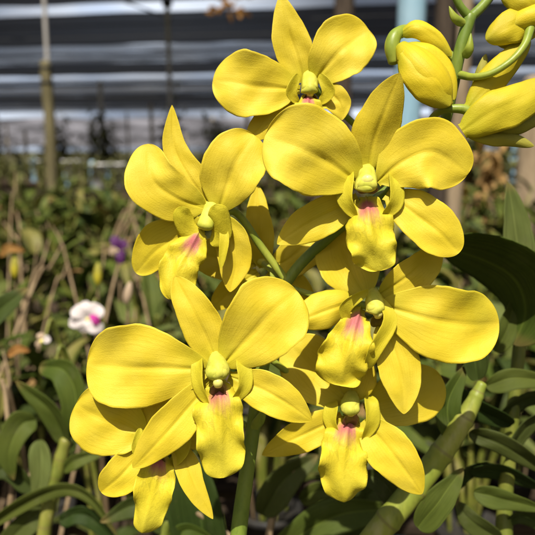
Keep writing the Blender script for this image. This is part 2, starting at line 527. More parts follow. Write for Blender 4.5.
def spline(p, t):
    """Catmull-Rom through the points p at parameters t in 0..1"""
    p = np.asarray(p, float)
    n = len(p)
    if n == 2:
        return p[0] + (p[1] - p[0]) * np.asarray(t)[:, None]
    q = np.vstack([2 * p[0] - p[1], p, 2 * p[-1] - p[-2]])
    x = np.clip(np.asarray(t, float), 0, 1) * (n - 1)
    i = np.minimum(x.astype(int), n - 2)
    u = (x - i)[:, None]
    a, b, c, d = q[i], q[i + 1], q[i + 2], q[i + 3]
    return 0.5 * (2 * b + (c - a) * u + (2 * a - 5 * b + 4 * c - d) * u ** 2 + (3 * b - a - 3 * c + d) * u ** 3)


def tag(o, label=None, cat=None, group=None, kind=None):
    for k, v in (('label', label), ('category', cat), ('group', group), ('kind', kind)):
        if v:
            o[k] = v
    return o


def empty(name, loc, label=None, cat=None, group=None):
    o = bpy.data.objects.new(name, None)
    COL.objects.link(o)
    o.location = loc
    o.empty_display_size = 0.02
    return tag(o, label, cat, group)


def copy_tree(o, parent=None):
    c = o.copy()
    COL.objects.link(c)
    c.parent = parent
    for ch in list(o.children):
        copy_tree(ch, c)
    return c


def psheet(mb, pts, hw, d=D0, **k):
    """a sheet whose midrib runs through points (x, y, w): picture position and w photo pixels in front of distance d.
    hw: half width in photo pixels (or a pair: left and right of the growing direction)"""
    s = PX * d / D0
    mid = [P(x, y, d - ww * s) for x, y, ww in pts]
    p = np.array(pts, float)[:, :2]
    tg = np.gradient(p, axis=0)
    tg /= np.linalg.norm(tg, axis=1)[:, None]
    perp = np.stack([-tg[:, 1], tg[:, 0]], axis=1)
    side = perp[:, :1] * _R - perp[:, 1:] * _U
    ww = np.array([q[2] for q in pts], float)
    # lean the surface normal with the slope of the midrib
    ds = np.linalg.norm(np.gradient(p, axis=0), axis=1)
    slope = np.gradient(ww) / np.maximum(ds, 1e-6)
    nrm = -_F[None, :] - (tg[:, :1] * _R - tg[:, 1:] * _U) * slope[:, None]
    hl, hr = hw if isinstance(hw, tuple) else (hw, hw)
    if 'thick' not in k:
        k['thick'] = 0.8 * s
    mb.sheet(mid, side, nrm, hl * s, hr * s, **k)


def ptube(mb, pts, rad, d=D0, **k):
    s = PX * d / D0
    mb.tube([P(x, y, d - ww * s) for x, y, ww in pts], np.asarray(rad, float) * s if np.ndim(rad) else rad * s, **k)


# ------------------------------------------------------------------ ground
def ground():
    mb = MB()
    n = 60
    xs = np.sign(np.linspace(-1, 1, n)) * np.abs(np.linspace(-1, 1, n)) ** 2.5 * 600
    ys = np.sign(np.linspace(-1, 1, n)) * np.abs(np.linspace(-1, 1, n)) ** 2.5 * 600
    v = [(x, y, 0.02 * math.sin(x * 1.3) * math.sin(y * 1.7)) for x in xs for y in ys]
    f = [(i * n + j, (i + 1) * n + j, (i + 1) * n + j + 1, i * n + j + 1) for i in range(n - 1) for j in range(n - 1)]
    mb.add(v, f, [(0, 0)] * len(v))
    tag(mb.build('ground', M['ground']), kind='structure')


ground()


def sky_backdrop():
    # pale sunlit backdrop sheet, added to brighten the sky in the roof gaps
    b = NB('added_sky_sheet')
    uv, u, v, ob = b.uv()
    n = b.noise(b.scale(ob, (0.004, 0.004, 0.012)), 1.0, 5, 0.55)
    col = b.mix(b.ramp(n, 0.35, 0.7), (0.47, 0.59, 0.82), (0.66, 0.74, 0.88))
    b.done(b.principled(col, 0.95, 0.0))
    mb = MB()
    nx, nz = 60, 16
    v = []
    for i in range(nx):
        a = math.radians(-75 + 150 * i / (nx - 1))
        for j in range(nz):
            e = math.radians(-2 + 34 * j / (nz - 1))
            r = 1300 + 40 * math.sin(a * 9) * math.sin(e * 14)
            v.append((r * math.sin(a) * math.cos(e), r * math.cos(a) * math.cos(e), r * math.sin(e)))
    mb.add(v, [(i * nz + j, (i + 1) * nz + j, (i + 1) * nz + j + 1, i * nz + j + 1) for i in range(nx - 1) for j in range(nz - 1)], [(0, 0)] * len(v))
    tag(mb.build('sky', b.m), kind='structure')


sky_backdrop()

# ------------------------------------------------------------------ shade house roof: nets, pipes, posts
H = 4.0
SL = 0.15


def net_strip(y0, y1, mat, label, sag=0.05, group=None, half=None):
    mb = MB()
    half = half or (10 + y1 * 0.7)
    nx, ny = 70, 9
    v = []
    for i in range(nx):
        x = -half + 2 * half * i / (nx - 1)
        for j in range(ny):
            q = j / (ny - 1)
            y = y0 + (y1 - y0) * q - SL * x
            z = H + 0.004 * y0 - sag * math.sin(math.pi * q) * (1 + 0.4 * math.sin(x * 0.9 + y0)) + 0.018 * math.sin(x * 2.3 + y0 * 3) * math.sin(q * 7)
            y += 0.05 * math.sin(x * 1.1 + y0 * 2) + 0.03 * math.sin(x * 2.9 + y0)
            v.append((x, y, z))
    f = [(i * ny + j, (i + 1) * ny + j, (i + 1) * ny + j + 1, i * ny + j + 1) for i in range(nx - 1) for j in range(ny - 1)]
    mb.add(v, f, [(0, 0)] * len(v))
    o = mb.build('shade_net', mat)
    return tag(o, label, 'shade net', group)


net_strip(9.0, 12.45, M['net'], 'black shade net overhead, cut off by the top edge of the picture', 0.03)
net_strip(13.45, 17.4, M['net'], 'broad black shade net just below the widest strip of bright sky', 0.06)
for a_, b_, m_ in ((17.5, 18.5, 'net_thin'), (18.55, 19.4, 'net_mid'), (19.42, 20.3, 'net_thin'), (20.32, 20.9, 'net_mid')):
    net_strip(a_, b_, M[m_], 'grey see-through shade net, one of the pale strips between two black nets', 0.03, 'pale shade nets')
net_strip(21.0, 24.4, M['net'], 'narrow black shade net directly above the thin white line of sky', 0.05)
q_ = random.Random(11)
y_ = 25.7
while y_ < 47:
    l_ = q_.uniform(0.9, 2.6)
    net_strip(y_, y_ + l_, M[q_.choice(('net', 'net', 'net_mid', 'net_thin'))], 'distant shade net low over the far end of the nursery beds', 0.05, 'far shade nets')
    y_ += l_ + q_.choice((0.04, 0.08, 0.5, 0.15))


def roof_pipe(y0, label, group=None, r=0.018):
    mb = MB()
    half = 10 + y0 * 0.9
    mb.tube([(-half, y0 + SL * half, H + 0.004 * y0 + 0.04), (0, y0, H + 0.004 * y0 + 0.03), (half, y0 - SL * half, H + 0.004 * y0 + 0.04)], r, 8, 6)
    tag(mb.build('roof_pipe', M['pipe']), label, 'pipe', group)


roof_pipe(12.5, 'thin grey roof pipe along the edge of the nearest black net', r=0.02)
roof_pipe(17.45, 'grey roof pipe where the broad black net meets the pale net')
roof_pipe(24.5, 'grey roof pipe along the thin white line of sky')
for y_ in (31.1, 37.7, 43.3):
    roof_pipe(y_, 'grey roof pipe under the distant nets', 'far roof pipes', 0.035)

# cable hanging below the nearest net
mb = MB()
mb.tube([P(60, -14, 11.0), P(118, 0, 11.5), P(150, 11, 12.2), P(172, 19, 12.6)], 0.017, 6, 4)
tag(mb.build('cable', M['wire']), 'dark cable sloping down under the nearest net to the thin pole', 'cable')


for k, (a_, b_) in enumerate((((-60, 30), (620, 6)), ((-60, 41), (620, 22)), ((-60, 62), (620, 46)), ((-60, 97), (620, 92)), ((-60, 108), (620, 106)), ((-60, 73), (620, 64)))):
    mb = MB()
    d_ = (12, 13, 17, 26, 30, 20)[k]
    mb.tube([P(*a_, d_), P((a_[0] + b_[0]) / 2, (a_[1] + b_[1]) / 2 + 1.5, d_), P(*b_, d_)], 0.0007 * d_, 6, 6)
    tag(mb.build('cable', M['pipe'] if k == 2 else M['wire']), 'thin wire strung under the shade nets from side to side', 'cable', 'wires under the shade nets')


def round_post(px, d, r, y_top, mat, label, name='wooden_post', cat='post', z_top=None, tw=0.0, pipe=None, group=None):
    b = P(px, 150, d)
    t = P(px, y_top, d)
    zt = t[2] if z_top is None else z_top
    root = empty(name, (b[0], b[1], 0), label, cat, group)
    mb = MB()
    k = [(b[0] + tw * (z / zt) + 0.006 * math.sin(z * 5), b[1] + 0.006 * math.cos(z * 4), z) for z in np.linspace(0, zt, 7)]
    mb.tube(k, [r * (1.06 - 0.02 * i) for i in range(7)], 14, 4, bump=lambda t: 1 + 0.035 * np.sin(t * 23) + 0.02 * np.sin(t * 61))
    mb.build('shaft', mat, root, (b[0], b[1], 0))
    if pipe:
        mb = MB()
        mb.tube([(b[0] + 0.02, b[1] - 0.01, zt - 0.4), (b[0] + 0.02, b[1] - 0.01, zt), (b[0] + 0.03, b[1], H + 0.05)], pipe, 10, 4)
        mb.build('pipe_extension', M['pipe'], root, (b[0], b[1], 0))
        mb = MB()
        for z in (zt - 0.05, zt - 0.2):
            mb.lathe([(r * 1.05, z - 0.012), (r * 1.16, z - 0.01), (r * 1.16, z + 0.01), (r * 1.05, z + 0.012)], (b[0], b[1], 0), 16)
        mb.build('wire_tie', M['wire'], root, (b[0], b[1], 0))
    return root


round_post(51, 7.0, 0.062, 65, M['wood_yellow'], 'pale wooden post carrying a thin grey pipe, leftmost in the picture', pipe=0.022)
round_post(341, 6.0, 0.09, -60, M['wood_dark'], 'thick dark wooden post rising behind the topmost yellow bloom', z_top=H + 0.06)
round_post(440, 1.95, 0.031, -90, M['wood_dark'], 'dark post right behind the yellow bud and flower stem', z_top=H)
round_post(457, 1.80, 0.022, -90, M['wood'], 'slender tan stake beside the dark post, behind the flower stem', 'wooden_stake', 'stake', z_top=2.2)
round_post(530, 2.6, 0.050, 82, M['wood'], 'short tan wooden post at the right edge of the picture')
round_post(405, 1.55, 0.032, -120, M['blue'], 'tall light blue plastic pipe rising behind the closed yellow bud', 'plastic_pipe', 'pipe', z_top=2.6)
round_post(515, 4.0, 0.036, 140, M['blue'], 'short light blue pipe stake beside the tan post on the right', 'plastic_pipe', 'pipe')


def pole(px, d, r, label, mat='pipe', z_top=None, group=None):
    b = P(px, 150, d)
    root = empty('metal_pole', (b[0], b[1], 0), label, 'pole', group)
    mb = MB()
    zt = z_top or H + 0.05
    mb.tube([(b[0], b[1], 0), (b[0] + 0.01, b[1], zt * 0.5), (b[0], b[1], zt)], r, 10, 5)
    mb.build('shaft', M[mat], root, (b[0], b[1], 0))
    if z_top:
        return
    mb = MB()
    mb.lathe([(r * 1.0, zt - 0.14), (r * 2.0, zt - 0.13), (r * 2.2, zt - 0.02), (r * 1.2, zt + 0.0)], (b[0], b[1], 0), 12)
    mb.build('clamp', M['wire'], root, (b[0], b[1], 0))


pole(171, 12.45, 0.045, 'thin grey pole standing behind the pointed upper sepal of the left bloom')
pole(103, 13.0, 0.05, 'grey pole between the pale wooden post and the thin pole', 'pipe', 2.62)
pole(152, 17.5, 0.05, 'faint distant pole just left of the left yellow bloom', 'pole_wood', 2.5)
pole(247, 15.0, 0.05, 'distant pole under the left petal of the topmost bloom', 'wood', 2.7)
for px_, d_ in ((8, 21), (26, 17), (128, 25), (186, 27), (213, 22), (496, 14), (300, 22), (420, 20)):
    pole(px_, d_, 0.042, 'distant pole under the far shade nets', 'pole_wood', 1.3 + d_ * rng.uniform(0.02, 0.075), group='far poles')

# far side of the shade house
mb = MB()
nx, nz = 60, 7
v = []
for i in range(nx):
    x = -60 + 120 * i / (nx - 1)
    for j in range(nz):
        z = 1.55 + (3.9 - 1.55) * j / (nz - 1)
        v.append((x, 52.5 - SL * x + 0.12 * math.sin(x * 1.7) + 0.05 * math.sin(x * 5.1), z + 0.08 * math.sin(x * 0.6)))
mb.add(v, [(i * nz + j, (i + 1) * nz + j, (i + 1) * nz + j + 1, i * nz + j + 1) for i in range(nx - 1) for j in range(nz - 1)], [(0, 0)] * len(v))
tag(mb.build('plastic_sheet', M['sheet']), 'pale grey plastic sheeting hung across the far end of the shade house', 'sheeting')


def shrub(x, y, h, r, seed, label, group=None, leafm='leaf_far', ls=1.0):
    q = random.Random(seed)
    root = empty('shrub', (x, y, 0), label, 'shrub', group)
    t = MB()
    c = MB()
    for k in range(5):
        a = q.uniform(0, 6.28)
        e = (x + math.cos(a) * r * 0.6, y + math.sin(a) * r * 0.6, h * q.uniform(0.6, 0.9))
        t.tube([(x, y, 0), (x + math.cos(a) * r * 0.2, y + math.sin(a) * r * 0.2, h * 0.4), e], [0.05, 0.03, 0.012], 6, 3)
        for i in range(70):
            p = np.array(e) + np.array((q.gauss(0, r * 0.35), q.gauss(0, r * 0.35), q.gauss(0, h * 0.16)))
            if p[2] < 0.05:
                continue
            dd = np.array((q.gauss(0, 1), q.gauss(0, 1), q.gauss(0.2, 0.6)))
            dd /= np.linalg.norm(dd)
            sd_ = np.cross(dd, (0, 0, 1.0)) + 1e-4
            L = q.uniform(0.12, 0.24) * ls
            c.sheet([p, p + dd * L * 0.5 + (0, 0, 0.02), p + dd * L - (0, 0, 0.03)], sd_, np.cross(sd_, dd), L * 0.2, L * 0.2, 5, 3, 0.7, 0.7, 0.2, thick=0.002)
    t.build('trunk', M['bark'], root, (x, y, 0))
    c.build('crown', M[leafm], root, (x, y, 0))


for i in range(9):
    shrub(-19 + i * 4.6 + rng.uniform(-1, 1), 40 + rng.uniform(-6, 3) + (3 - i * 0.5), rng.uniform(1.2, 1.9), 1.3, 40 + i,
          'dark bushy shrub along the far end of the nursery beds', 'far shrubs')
for i, (x_, y_, h_) in enumerate(((-5.2, 11.5, 1.75), (-4.2, 13.0, 1.6), (-3.1, 12.2, 1.7), (-1.9, 13.5, 1.9), (-0.9, 12.4, 1.6), (0.3, 13, 1.7), (4.6, 11.6, 1.8), (-6.0, 14, 1.7))):
    shrub(x_, y_, h_, 0.26, 60 + i, 'slim tall shrub standing among the far orchid beds', 'slim far shrubs')
shrub(1.75, 5.2, 1.35, 0.28, 80, 'green shrub behind the orange leaved shrub near the right edge')

# ------------------------------------------------------------------ benches
BZ = 0.80


def bench(y0, y1, half, label, BZ=0.80):
    root = empty('plant_bench', (0, y0, 0), label, 'bench')
    mb = MB()
    n = max(6, int((y1 - y0) / 0.09))
    for i in range(n):
        y = y0 + (y1 - y0) * (i + 0.5) / n
        mb.box((rng.uniform(-0.02, 0.02), y, BZ - 0.012 + rng.uniform(-0.002, 0.002)), (2 * half, 0.065, 0.022))
    mb.build('slatted_top', M['slat'], root, (0, y0, 0), smooth=False)
    mb = MB()
    for y in (y0 + 0.12, y1 - 0.12):
        mb.box((0, y, BZ - 0.06), (2 * half, 0.05, 0.07))
    mb.build('rail', M['slat'], root, (0, y0, 0), smooth=False)
    nl = max(2, int(2 * half / 1.6) + 1)
    for i in range(nl):
        for y in (y0 + 0.12, y1 - 0.12):
            x = -half + 0.12 + (2 * half - 0.24) * i / (nl - 1)
            mb = MB()
            mb.tube([(x, y, 0), (x, y, BZ - 0.095)], 0.03, 8, 1)
            mb.build('leg', M['blue'], root, (x, y, 0))


bench(0.12, 1.55, 1.5, 'slatted wooden bench under the nearest orchids, crowded with plants')
bench(2.0, 3.4, 2.6, 'second slatted bench back, hidden under a crowd of orchids')
bench(3.9, 5.3, 4.0, 'third slatted bench back, full of leafy orchids', 0.60)
bench(5.8, 7.2, 5.5, 'fourth slatted bench back, at the foot of the pale wooden post', 0.66)
bench(7.8, 9.4, 7.0, 'fifth slatted bench back, behind the pale wooden post', 0.74)
bench(10.0, 12.0, 8.5, 'farthest slatted bench, among the short blue stakes', 0.80)

# blue stakes among the far beds
for k, (px_, d_, top_) in enumerate(((33, 10.5, 158), (66, 9.3, 172), (92, 9.6, 162), (108, 10.9, 166), (20, 12.8, 160), (126, 13.0, 160), (250, 11.5, 165))):
    round_post(px_, d_, 0.045, top_, M['blue'], 'short light blue stake among the far orchid beds', 'plastic_pipe', 'pipe', group='far blue stakes')
# pale pots out there
for k, (px_, py_, d_) in enumerate(((68, 166, 11.2), (78, 167, 11.2), (35, 168, 11.0), (118, 190, 8.6), (100, 189, 8.4), (262, 170, 10.8), (505, 160, 10.8))):
    p = P(px_, py_, d_)
    mb = MB()
    z = BZ
    mb.lathe([(0.07, z), (0.075, z + 0.01), (0.10, z + 0.30), (0.112, z + 0.30), (0.112, z + 0.33), (0.098, z + 0.33), (0.092, z + 0.28), (0.01, z + 0.27)], (0, 0, 0), 18)
    o = mb.build('plant_pot', M['white_pot'])
    o.location = (p[0], p[1], 0)
    tag(o, 'tiny pale plastic pot on a far bench', 'pot', 'far pale pots')

p = P(487, 165, 3.2)
shrub(p[0], p[1], p[2] + 0.03, 0.075, 81, 'narrow shrub with orange leaves beside the tan post at the right', leafm='leaf_bright_orange', ls=0.42)
p = P(507, 185, 3.6)
shrub(p[0], p[1], p[2] + 0.10, 0.10, 82, 'small green shrub between the orange leaved shrub and the tan post', leafm='leaf_far', ls=0.5)

# ------------------------------------------------------------------ orchid plants on the benches


def grow(q, h, n_canes, n_leaves, spread, parts=True, lean=0.35, pot=True):
    """one leafy orchid clump about the origin: returns lists of (name, MB, material)"""
    out = []
    leaf_n = 0
    allc, alll, alld = MB(), MB(), MB()
    for c in range(n_canes):
        a = q.uniform(0, 6.283)
        r0 = q.uniform(0, 0.035)
        L = h * q.uniform(0.45, 0.95)
        ln = L * q.uniform(0.05, lean)
        bx, by = math.cos(a) * r0, math.sin(a) * r0
        dry = q.random() < 0.18
        p0 = np.array((bx, by, 0.07))
        p1 = np.array((bx + math.cos(a) * ln * 0.35, by + math.sin(a) * ln * 0.35, 0.07 + L * 0.5))
        p2 = np.array((bx + math.cos(a) * ln, by + math.sin(a) * ln, 0.07 + L))
        rad = q.uniform(0.0028, 0.0055) * (0.75 if dry else 1)
        k = q.randint(6, 9)
        bump = (lambda t, k=k: 1 + 0.13 * np.cos(t * k * 6.283))
        mb = MB() if parts else (alld if dry else allc)
        mb.tube([p0, p1, p2], [rad * 0.7, rad * 1.25, rad * 0.7], 8 if parts else 5, 9 if parts else 4, bump=bump if parts else None)
        if parts:
            out.append(('dry_cane' if dry else 'cane', mb, M['dry_cane'] if dry else M['cane']))
        if dry and q.random() < 0.6:
            continue
        m = max(2, int(n_leaves / n_canes + q.uniform(-0.5, 0.9)))
        for i in range(m):
            f = 0.45 + 0.55 * (i + 0.7) / m
            b0 = spline(np.array([p0, p1, p2]), [f])[0]
            la = a + (math.pi if i % 2 else 0) + q.gauss(0, 0.7)
            LL = q.uniform(0.09, 0.17) * (h / 0.36) ** 0.5 * spread
            el = q.uniform(0.15, 1.15)
            d1 = np.array((math.cos(la) * math.cos(el), math.sin(la) * math.cos(el), math.sin(el)))
            droop = q.uniform(0.15, 0.75)
            d2 = d1 - np.array((0, 0, droop * 1.4))
            b1 = b0 + d1 * LL * 0.5
            b2 = b1 + d2 / np.linalg.norm(d2) * LL * 0.55
            side = np.array((-math.sin(la), math.cos(la), q.uniform(-0.35, 0.35)))
            nr = np.cross(d1, side)
            nr2 = np.cross(d2, side)
            if nr[2] < 0:
                nr, nr2 = -nr, -nr2
            wd = LL * q.uniform(0.12, 0.19)
            mb = MB() if parts else alll
            mb.sheet([b0, b1, b2], side, [nr, (nr + nr2) / 2, nr2], wd, wd, 14 if parts else 6, 8 if parts else 4, 0.42, 0.75, 0.06, fold=0.35, ruf=0.08, rf=1.5,
                     groove=0.08 if parts else 0, thick=0.0009, ph=q.uniform(0, 6))
            if parts:
                x = q.random()
                out.append(('leaf', mb, M['leaf'] if x < 0.5 else M['leaf_dark_shade'] if x < 0.72 else M['leaf_pale'] if x < 0.87 else M['leaf_yellow'] if x < 0.95 else M['leaf_dry']))
    if pot:
        mb = MB() if parts else alld
        if parts:
            mb.lathe([(0.036, 0), (0.038, 0.003), (0.052, 0.075), (0.057, 0.076), (0.057, 0.088), (0.050, 0.088), (0.047, 0.07), (0.002, 0.072)], (0, 0, 0), 18)
            out.append(('pot', mb, M['pot']))
    if not parts:
        return allc, alll, alld
    return out


def make_plant(seed, h, nc, nl, spread=1.0, lean=0.35):
    q = random.Random(seed)
    root = empty('orchid_plant', (0, 0, 0))
    for nm, mb, mat in grow(q, h, nc, nl, spread, True, lean):
        mb.build(nm, mat, root, (0, 0, 0))
    return root


protos = [make_plant(100 + i, h, nc, nl) for i, (h, nc, nl) in enumerate(((0.36, 7, 18), (0.40, 9, 20), (0.33, 6, 17), (0.42, 10, 17), (0.36, 8, 22), (0.30, 6, 18)))]
used = set()


def place(i, x, y, z, rz, s, label, group):
    o = protos[i]
    if i in used:
        o = copy_tree(o)
    used.add(i)
    o.location = (x, y, z)
    o.rotation_euler = (0, 0, rz)
    o.scale = (s, s, s)
    tag(o, label, 'plant', group)


# a bench's front, middle and back rows; near ones low, so the view over them stays open
def rows(y0, y1, n_rows, dx, half, smin, smax, label, group, skip=None):
    for r in range(n_rows):
        y = y0 + (y1 - y0) * (r + 0.5) / n_rows
        hw = min(half, 0.46 * y + 0.25)
        n = max(3, int(2 * hw / dx))
        for k in range(n):
            x = -hw + 2 * hw * (k + 0.5) / n + rng.uniform(-0.35, 0.35) * dx
            yy = y + rng.uniform(-0.06, 0.06)
            if skip and skip(x, yy):
                continue
            place(rng.randrange(6), x, yy, BZ, rng.uniform(0, 6.28), rng.uniform(smin, smax), label, group)


rows(0.62, 1.5, 6, 0.115, 1.4, 0.55, 0.80, 'leafy potted orchid crowded on the nearest bench behind the yellow blooms', 'orchids crowded on the nearest bench')
rows(2.05, 3.35, 5, 0.19, 2.5, 0.68, 0.90, 'leafy potted orchid with tan canes on the second bench back', 'orchids on the second bench')

# farther beds: one-mesh clumps
far_protos = []
for i in range(6):
    q = random.Random(300 + i)
    c_, l_, d_ = grow(q, 0.38, 7, 13, 1.25, False)
    root = empty('orchid_plant', (0, 0, 0))
    c_.build('canes', M['cane'], root, (0, 0, 0))
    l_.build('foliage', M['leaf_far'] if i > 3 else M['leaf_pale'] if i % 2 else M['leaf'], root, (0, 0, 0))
    if d_.v:
        d_.build('dry_canes', M['dry_cane'], root, (0, 0, 0))
    far_protos.append(root)
far_used = set()


def far_rows(y0, y1, n_rows, dx, half, label, group, z, protos_):
    for r in range(n_rows):
        y = y0 + (y1 - y0) * (r + 0.5) / n_rows
        hw = min(half, 0.45 * y + 0.2)
        n = int(2 * hw / dx)
        for k in range(n):
            i = protos_[rng.randrange(len(protos_))]
            o = far_protos[i]
            if i in far_used:
                o = copy_tree(o)
            far_used.add(i)
            o.location = (-hw + 2 * hw * (k + 0.5) / n + rng.uniform(-0.1, 0.1), y + rng.uniform(-0.1, 0.1), z)
            o.rotation_euler = (0, 0, rng.uniform(0, 6.28))
            s_ = rng.uniform(0.75, 1.0)
            o.scale = (s_, s_, s_)
            tag(o, label, 'plant', group)


far_rows(3.95, 5.25, 3, 0.34, 3.9, 'leafy orchid on the third bench back', 'orchids on the third bench', 0.60, (0, 1, 2, 3))
far_rows(5.85, 7.15, 2, 0.40, 5.3, 'small leafy orchid on the fourth bench back', 'orchids on the fourth bench', 0.66, (1, 3, 4, 5))
far_rows(7.85, 9.35, 3, 0.30, 6.8, 'small blurred orchid on the fifth bench back', 'orchids on the fifth bench', 0.74, (4, 5))
far_rows(10.1, 11.9, 3, 0.42, 8.2, 'tiny blurred orchid on the farthest bench', 'orchids on the farthest bench', 0.80, (4, 5))

# ------------------------------------------------------------------ the left neighbour: broad leaves in the lower left corner
DL = 0.40


def foliage_plant(name, base_px, d, label, canes, leaves, cat='plant', extra=None):
    """a plant given by its own canes and leaves: canes (points, radius, material), leaves (points, half width, material, options)"""
    b = P(base_px, 600, d)
    root = empty(name, (b[0], b[1] + 0.02, BZ), label, cat)
    org = np.array(root.location)
    for pts, r, mat in canes:
        mb = MB()
        s = PX * d / D0
        pp = [P(x, y, d - ww * s) for x, y, ww in pts]
        foot = np.array((org[0] + (pp[0][0] - org[0]) * 0.3, org[1], BZ + 0.06))
        pp = [foot, (foot + pp[0]) / 2 + np.array((0, 0, 0.01))] + pp
        rr = np.array([r[0] * 0.8, r[0]] + list(r)) * s
        n = 9
        mb.tube(pp, rr, 14, 8, bump=lambda t: 1 + 0.05 * np.cos(t * n * 6.283))
        mb.build('dry_cane' if mat == 'dry_cane' else 'cane', M[mat], root, org)
    for pts, hw, mat, k in leaves:
        mb = MB()
        kk = dict(a=0.42, b=0.72, cup=0.04, fold=0.42, groove=0.06, ruf=0.07, rf=1.2, nt=28, ns=18, thick=1.6 * PX * d / D0)
        kk.update(k)
        psheet(mb, pts, hw, d, **kk)
        mb.build('leaf', M[mat], root, org)
    mb = MB()
    mb.lathe([(0.036, 0), (0.038, 0.003), (0.052, 0.075), (0.057, 0.076), (0.057, 0.088), (0.050, 0.088), (0.047, 0.07), (0.002, 0.072)], org, 18)
    mb.build('pot', M['pot'], root, org)
    return root


foliage_plant('orchid_plant', 60, DL, 'leafy orchid plant with broad arching leaves in the lower left corner',
    [([(44, 560, 0), (50, 500, 0), (58, 470, 0), (66, 440, 0)], [7, 7, 7, 6], 'cane'),
     ([(8, 560, -20), (12, 480, -24), (6, 400, -30), (2, 380, -30)], [3, 3, 2.6, 2], 'dry_cane'),
     ([(22, 570, -10), (24, 520, -10), (30, 470, -14)], [3.4, 3, 2.4], 'dry_cane')],
    [([(66, 443, 0), (50, 410, 10), (16, 381, 8)], (13, 13), 'leaf', dict(tilt=0.5)),
     ([(68, 440, -4), (76, 402, 0), (66, 372, -4), (40, 366, -14)], (15, 13), 'leaf', dict(a=0.6, b=0.5)),
     ([(36, 420, -6), (22, 425, 0), (10, 450, 4), (14, 480, 2)], (13, 15), 'leaf', {}),
     ([(40, 440, -2), (42, 470, 2), (36, 506, 0)], (11, 11), 'leaf_pale', {}),
     ([(-14, 528, 4), (30, 500, 14), (66, 489, 18), (92, 500, 18), (118, 536, 14)], (8, 8), 'leaf', dict(tilt=-0.4)),
     ([(62, 470, 0), (80, 458, 6), (106, 452, 4)], (6, 8), 'leaf', {}),
     ([(-20, 330, -20), (0, 310, -16), (28, 288, -18)], (13, 13), 'leaf_dark_shade', dict(tilt=0.3)),
     ([(52, 500, -6), (20, 530, 0), (-10, 560, 0)], (12, 12), 'leaf_dark_shade', {}),
     ([(60, 520, 0), (86, 515, 6), (120, 545, 2)], (10, 10), 'leaf_dark_shade', {}),
     ([(34, 490, -10), (8, 468, -6), (-16, 480, -6)], (11, 11), 'leaf_dark_shade', {})])

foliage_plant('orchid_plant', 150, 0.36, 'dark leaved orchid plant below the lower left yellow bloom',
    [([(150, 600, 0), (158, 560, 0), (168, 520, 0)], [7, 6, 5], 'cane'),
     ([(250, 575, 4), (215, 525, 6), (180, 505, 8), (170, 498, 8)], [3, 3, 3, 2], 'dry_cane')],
    [([(205, 560, 0), (200, 510, 10), (186, 450, 8)], (30, 24), 'leaf_dark_shade', dict(b=0.55)),
     ([(168, 530, 0), (140, 505, 6), (100, 522, 4)], (12, 12), 'leaf_dark_shade', {}),
     ([(170, 528, -10), (150, 470, -12), (120, 430, -20)], (16, 16), 'leaf_dark_shade', {}),
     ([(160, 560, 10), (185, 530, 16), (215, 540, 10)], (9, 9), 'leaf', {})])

# ------------------------------------------------------------------ the right neighbours
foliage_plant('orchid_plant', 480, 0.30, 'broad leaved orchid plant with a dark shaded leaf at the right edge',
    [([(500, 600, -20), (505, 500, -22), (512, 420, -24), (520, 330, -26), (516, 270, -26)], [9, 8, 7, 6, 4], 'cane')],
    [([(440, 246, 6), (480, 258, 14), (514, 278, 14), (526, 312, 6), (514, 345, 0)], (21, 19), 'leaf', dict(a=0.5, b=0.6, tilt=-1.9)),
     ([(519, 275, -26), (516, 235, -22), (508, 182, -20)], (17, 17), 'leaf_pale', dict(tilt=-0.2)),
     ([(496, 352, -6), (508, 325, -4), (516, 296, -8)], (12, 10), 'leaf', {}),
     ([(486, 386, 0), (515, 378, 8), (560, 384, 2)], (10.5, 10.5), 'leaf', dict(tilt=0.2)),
     ([(512, 425, -10), (470, 405, 0), (440, 375, -4)], (10.5, 10.5), 'leaf_dark_shade', dict(tilt=0.7)),  # the dark leaves here carry the corner's shadow in their colour
     ([(470, 432, 2), (505, 446, 14), (560, 480, 6)], (10.5, 10.5), 'leaf_dark_shade', dict(tilt=-0.6)),
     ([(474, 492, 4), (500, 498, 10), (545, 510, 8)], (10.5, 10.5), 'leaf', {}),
     ([(506, 455, -10), (528, 425, -10), (560, 405, -10)], (10.5, 10.5), 'leaf_dark_shade', dict(tilt=-0.7)),
     ([(500, 415, -20), (530, 398, -16), (570, 402, -16)], (10.5, 10.5), 'leaf_dark_shade', dict(tilt=-0.9)),
     ([(470, 470, -24), (500, 472, -20), (545, 490, -20)], (10.5, 10.5), 'leaf_dark_shade', dict(tilt=-0.9)),
     ([(440, 500, -30), (470, 470, -26), (500, 465, -26)], (10.5, 10.5), 'leaf_dark_shade', dict(tilt=-0.9)),
     ([(508, 520, -14), (525, 515, -10), (560, 540, -10)], (10.5, 10.5), 'leaf_dark_shade', dict(tilt=-0.7)),
     ([(500, 540, -4), (470, 520, 2), (455, 500, 2)], (10.5, 10.5), 'leaf_dark_shade', {}),
     ([(510, 345, -30), (490, 330, -30), (470, 345, -30), (456, 372, -30)], (10.5, 10.5), 'leaf_dark_shade', {})])

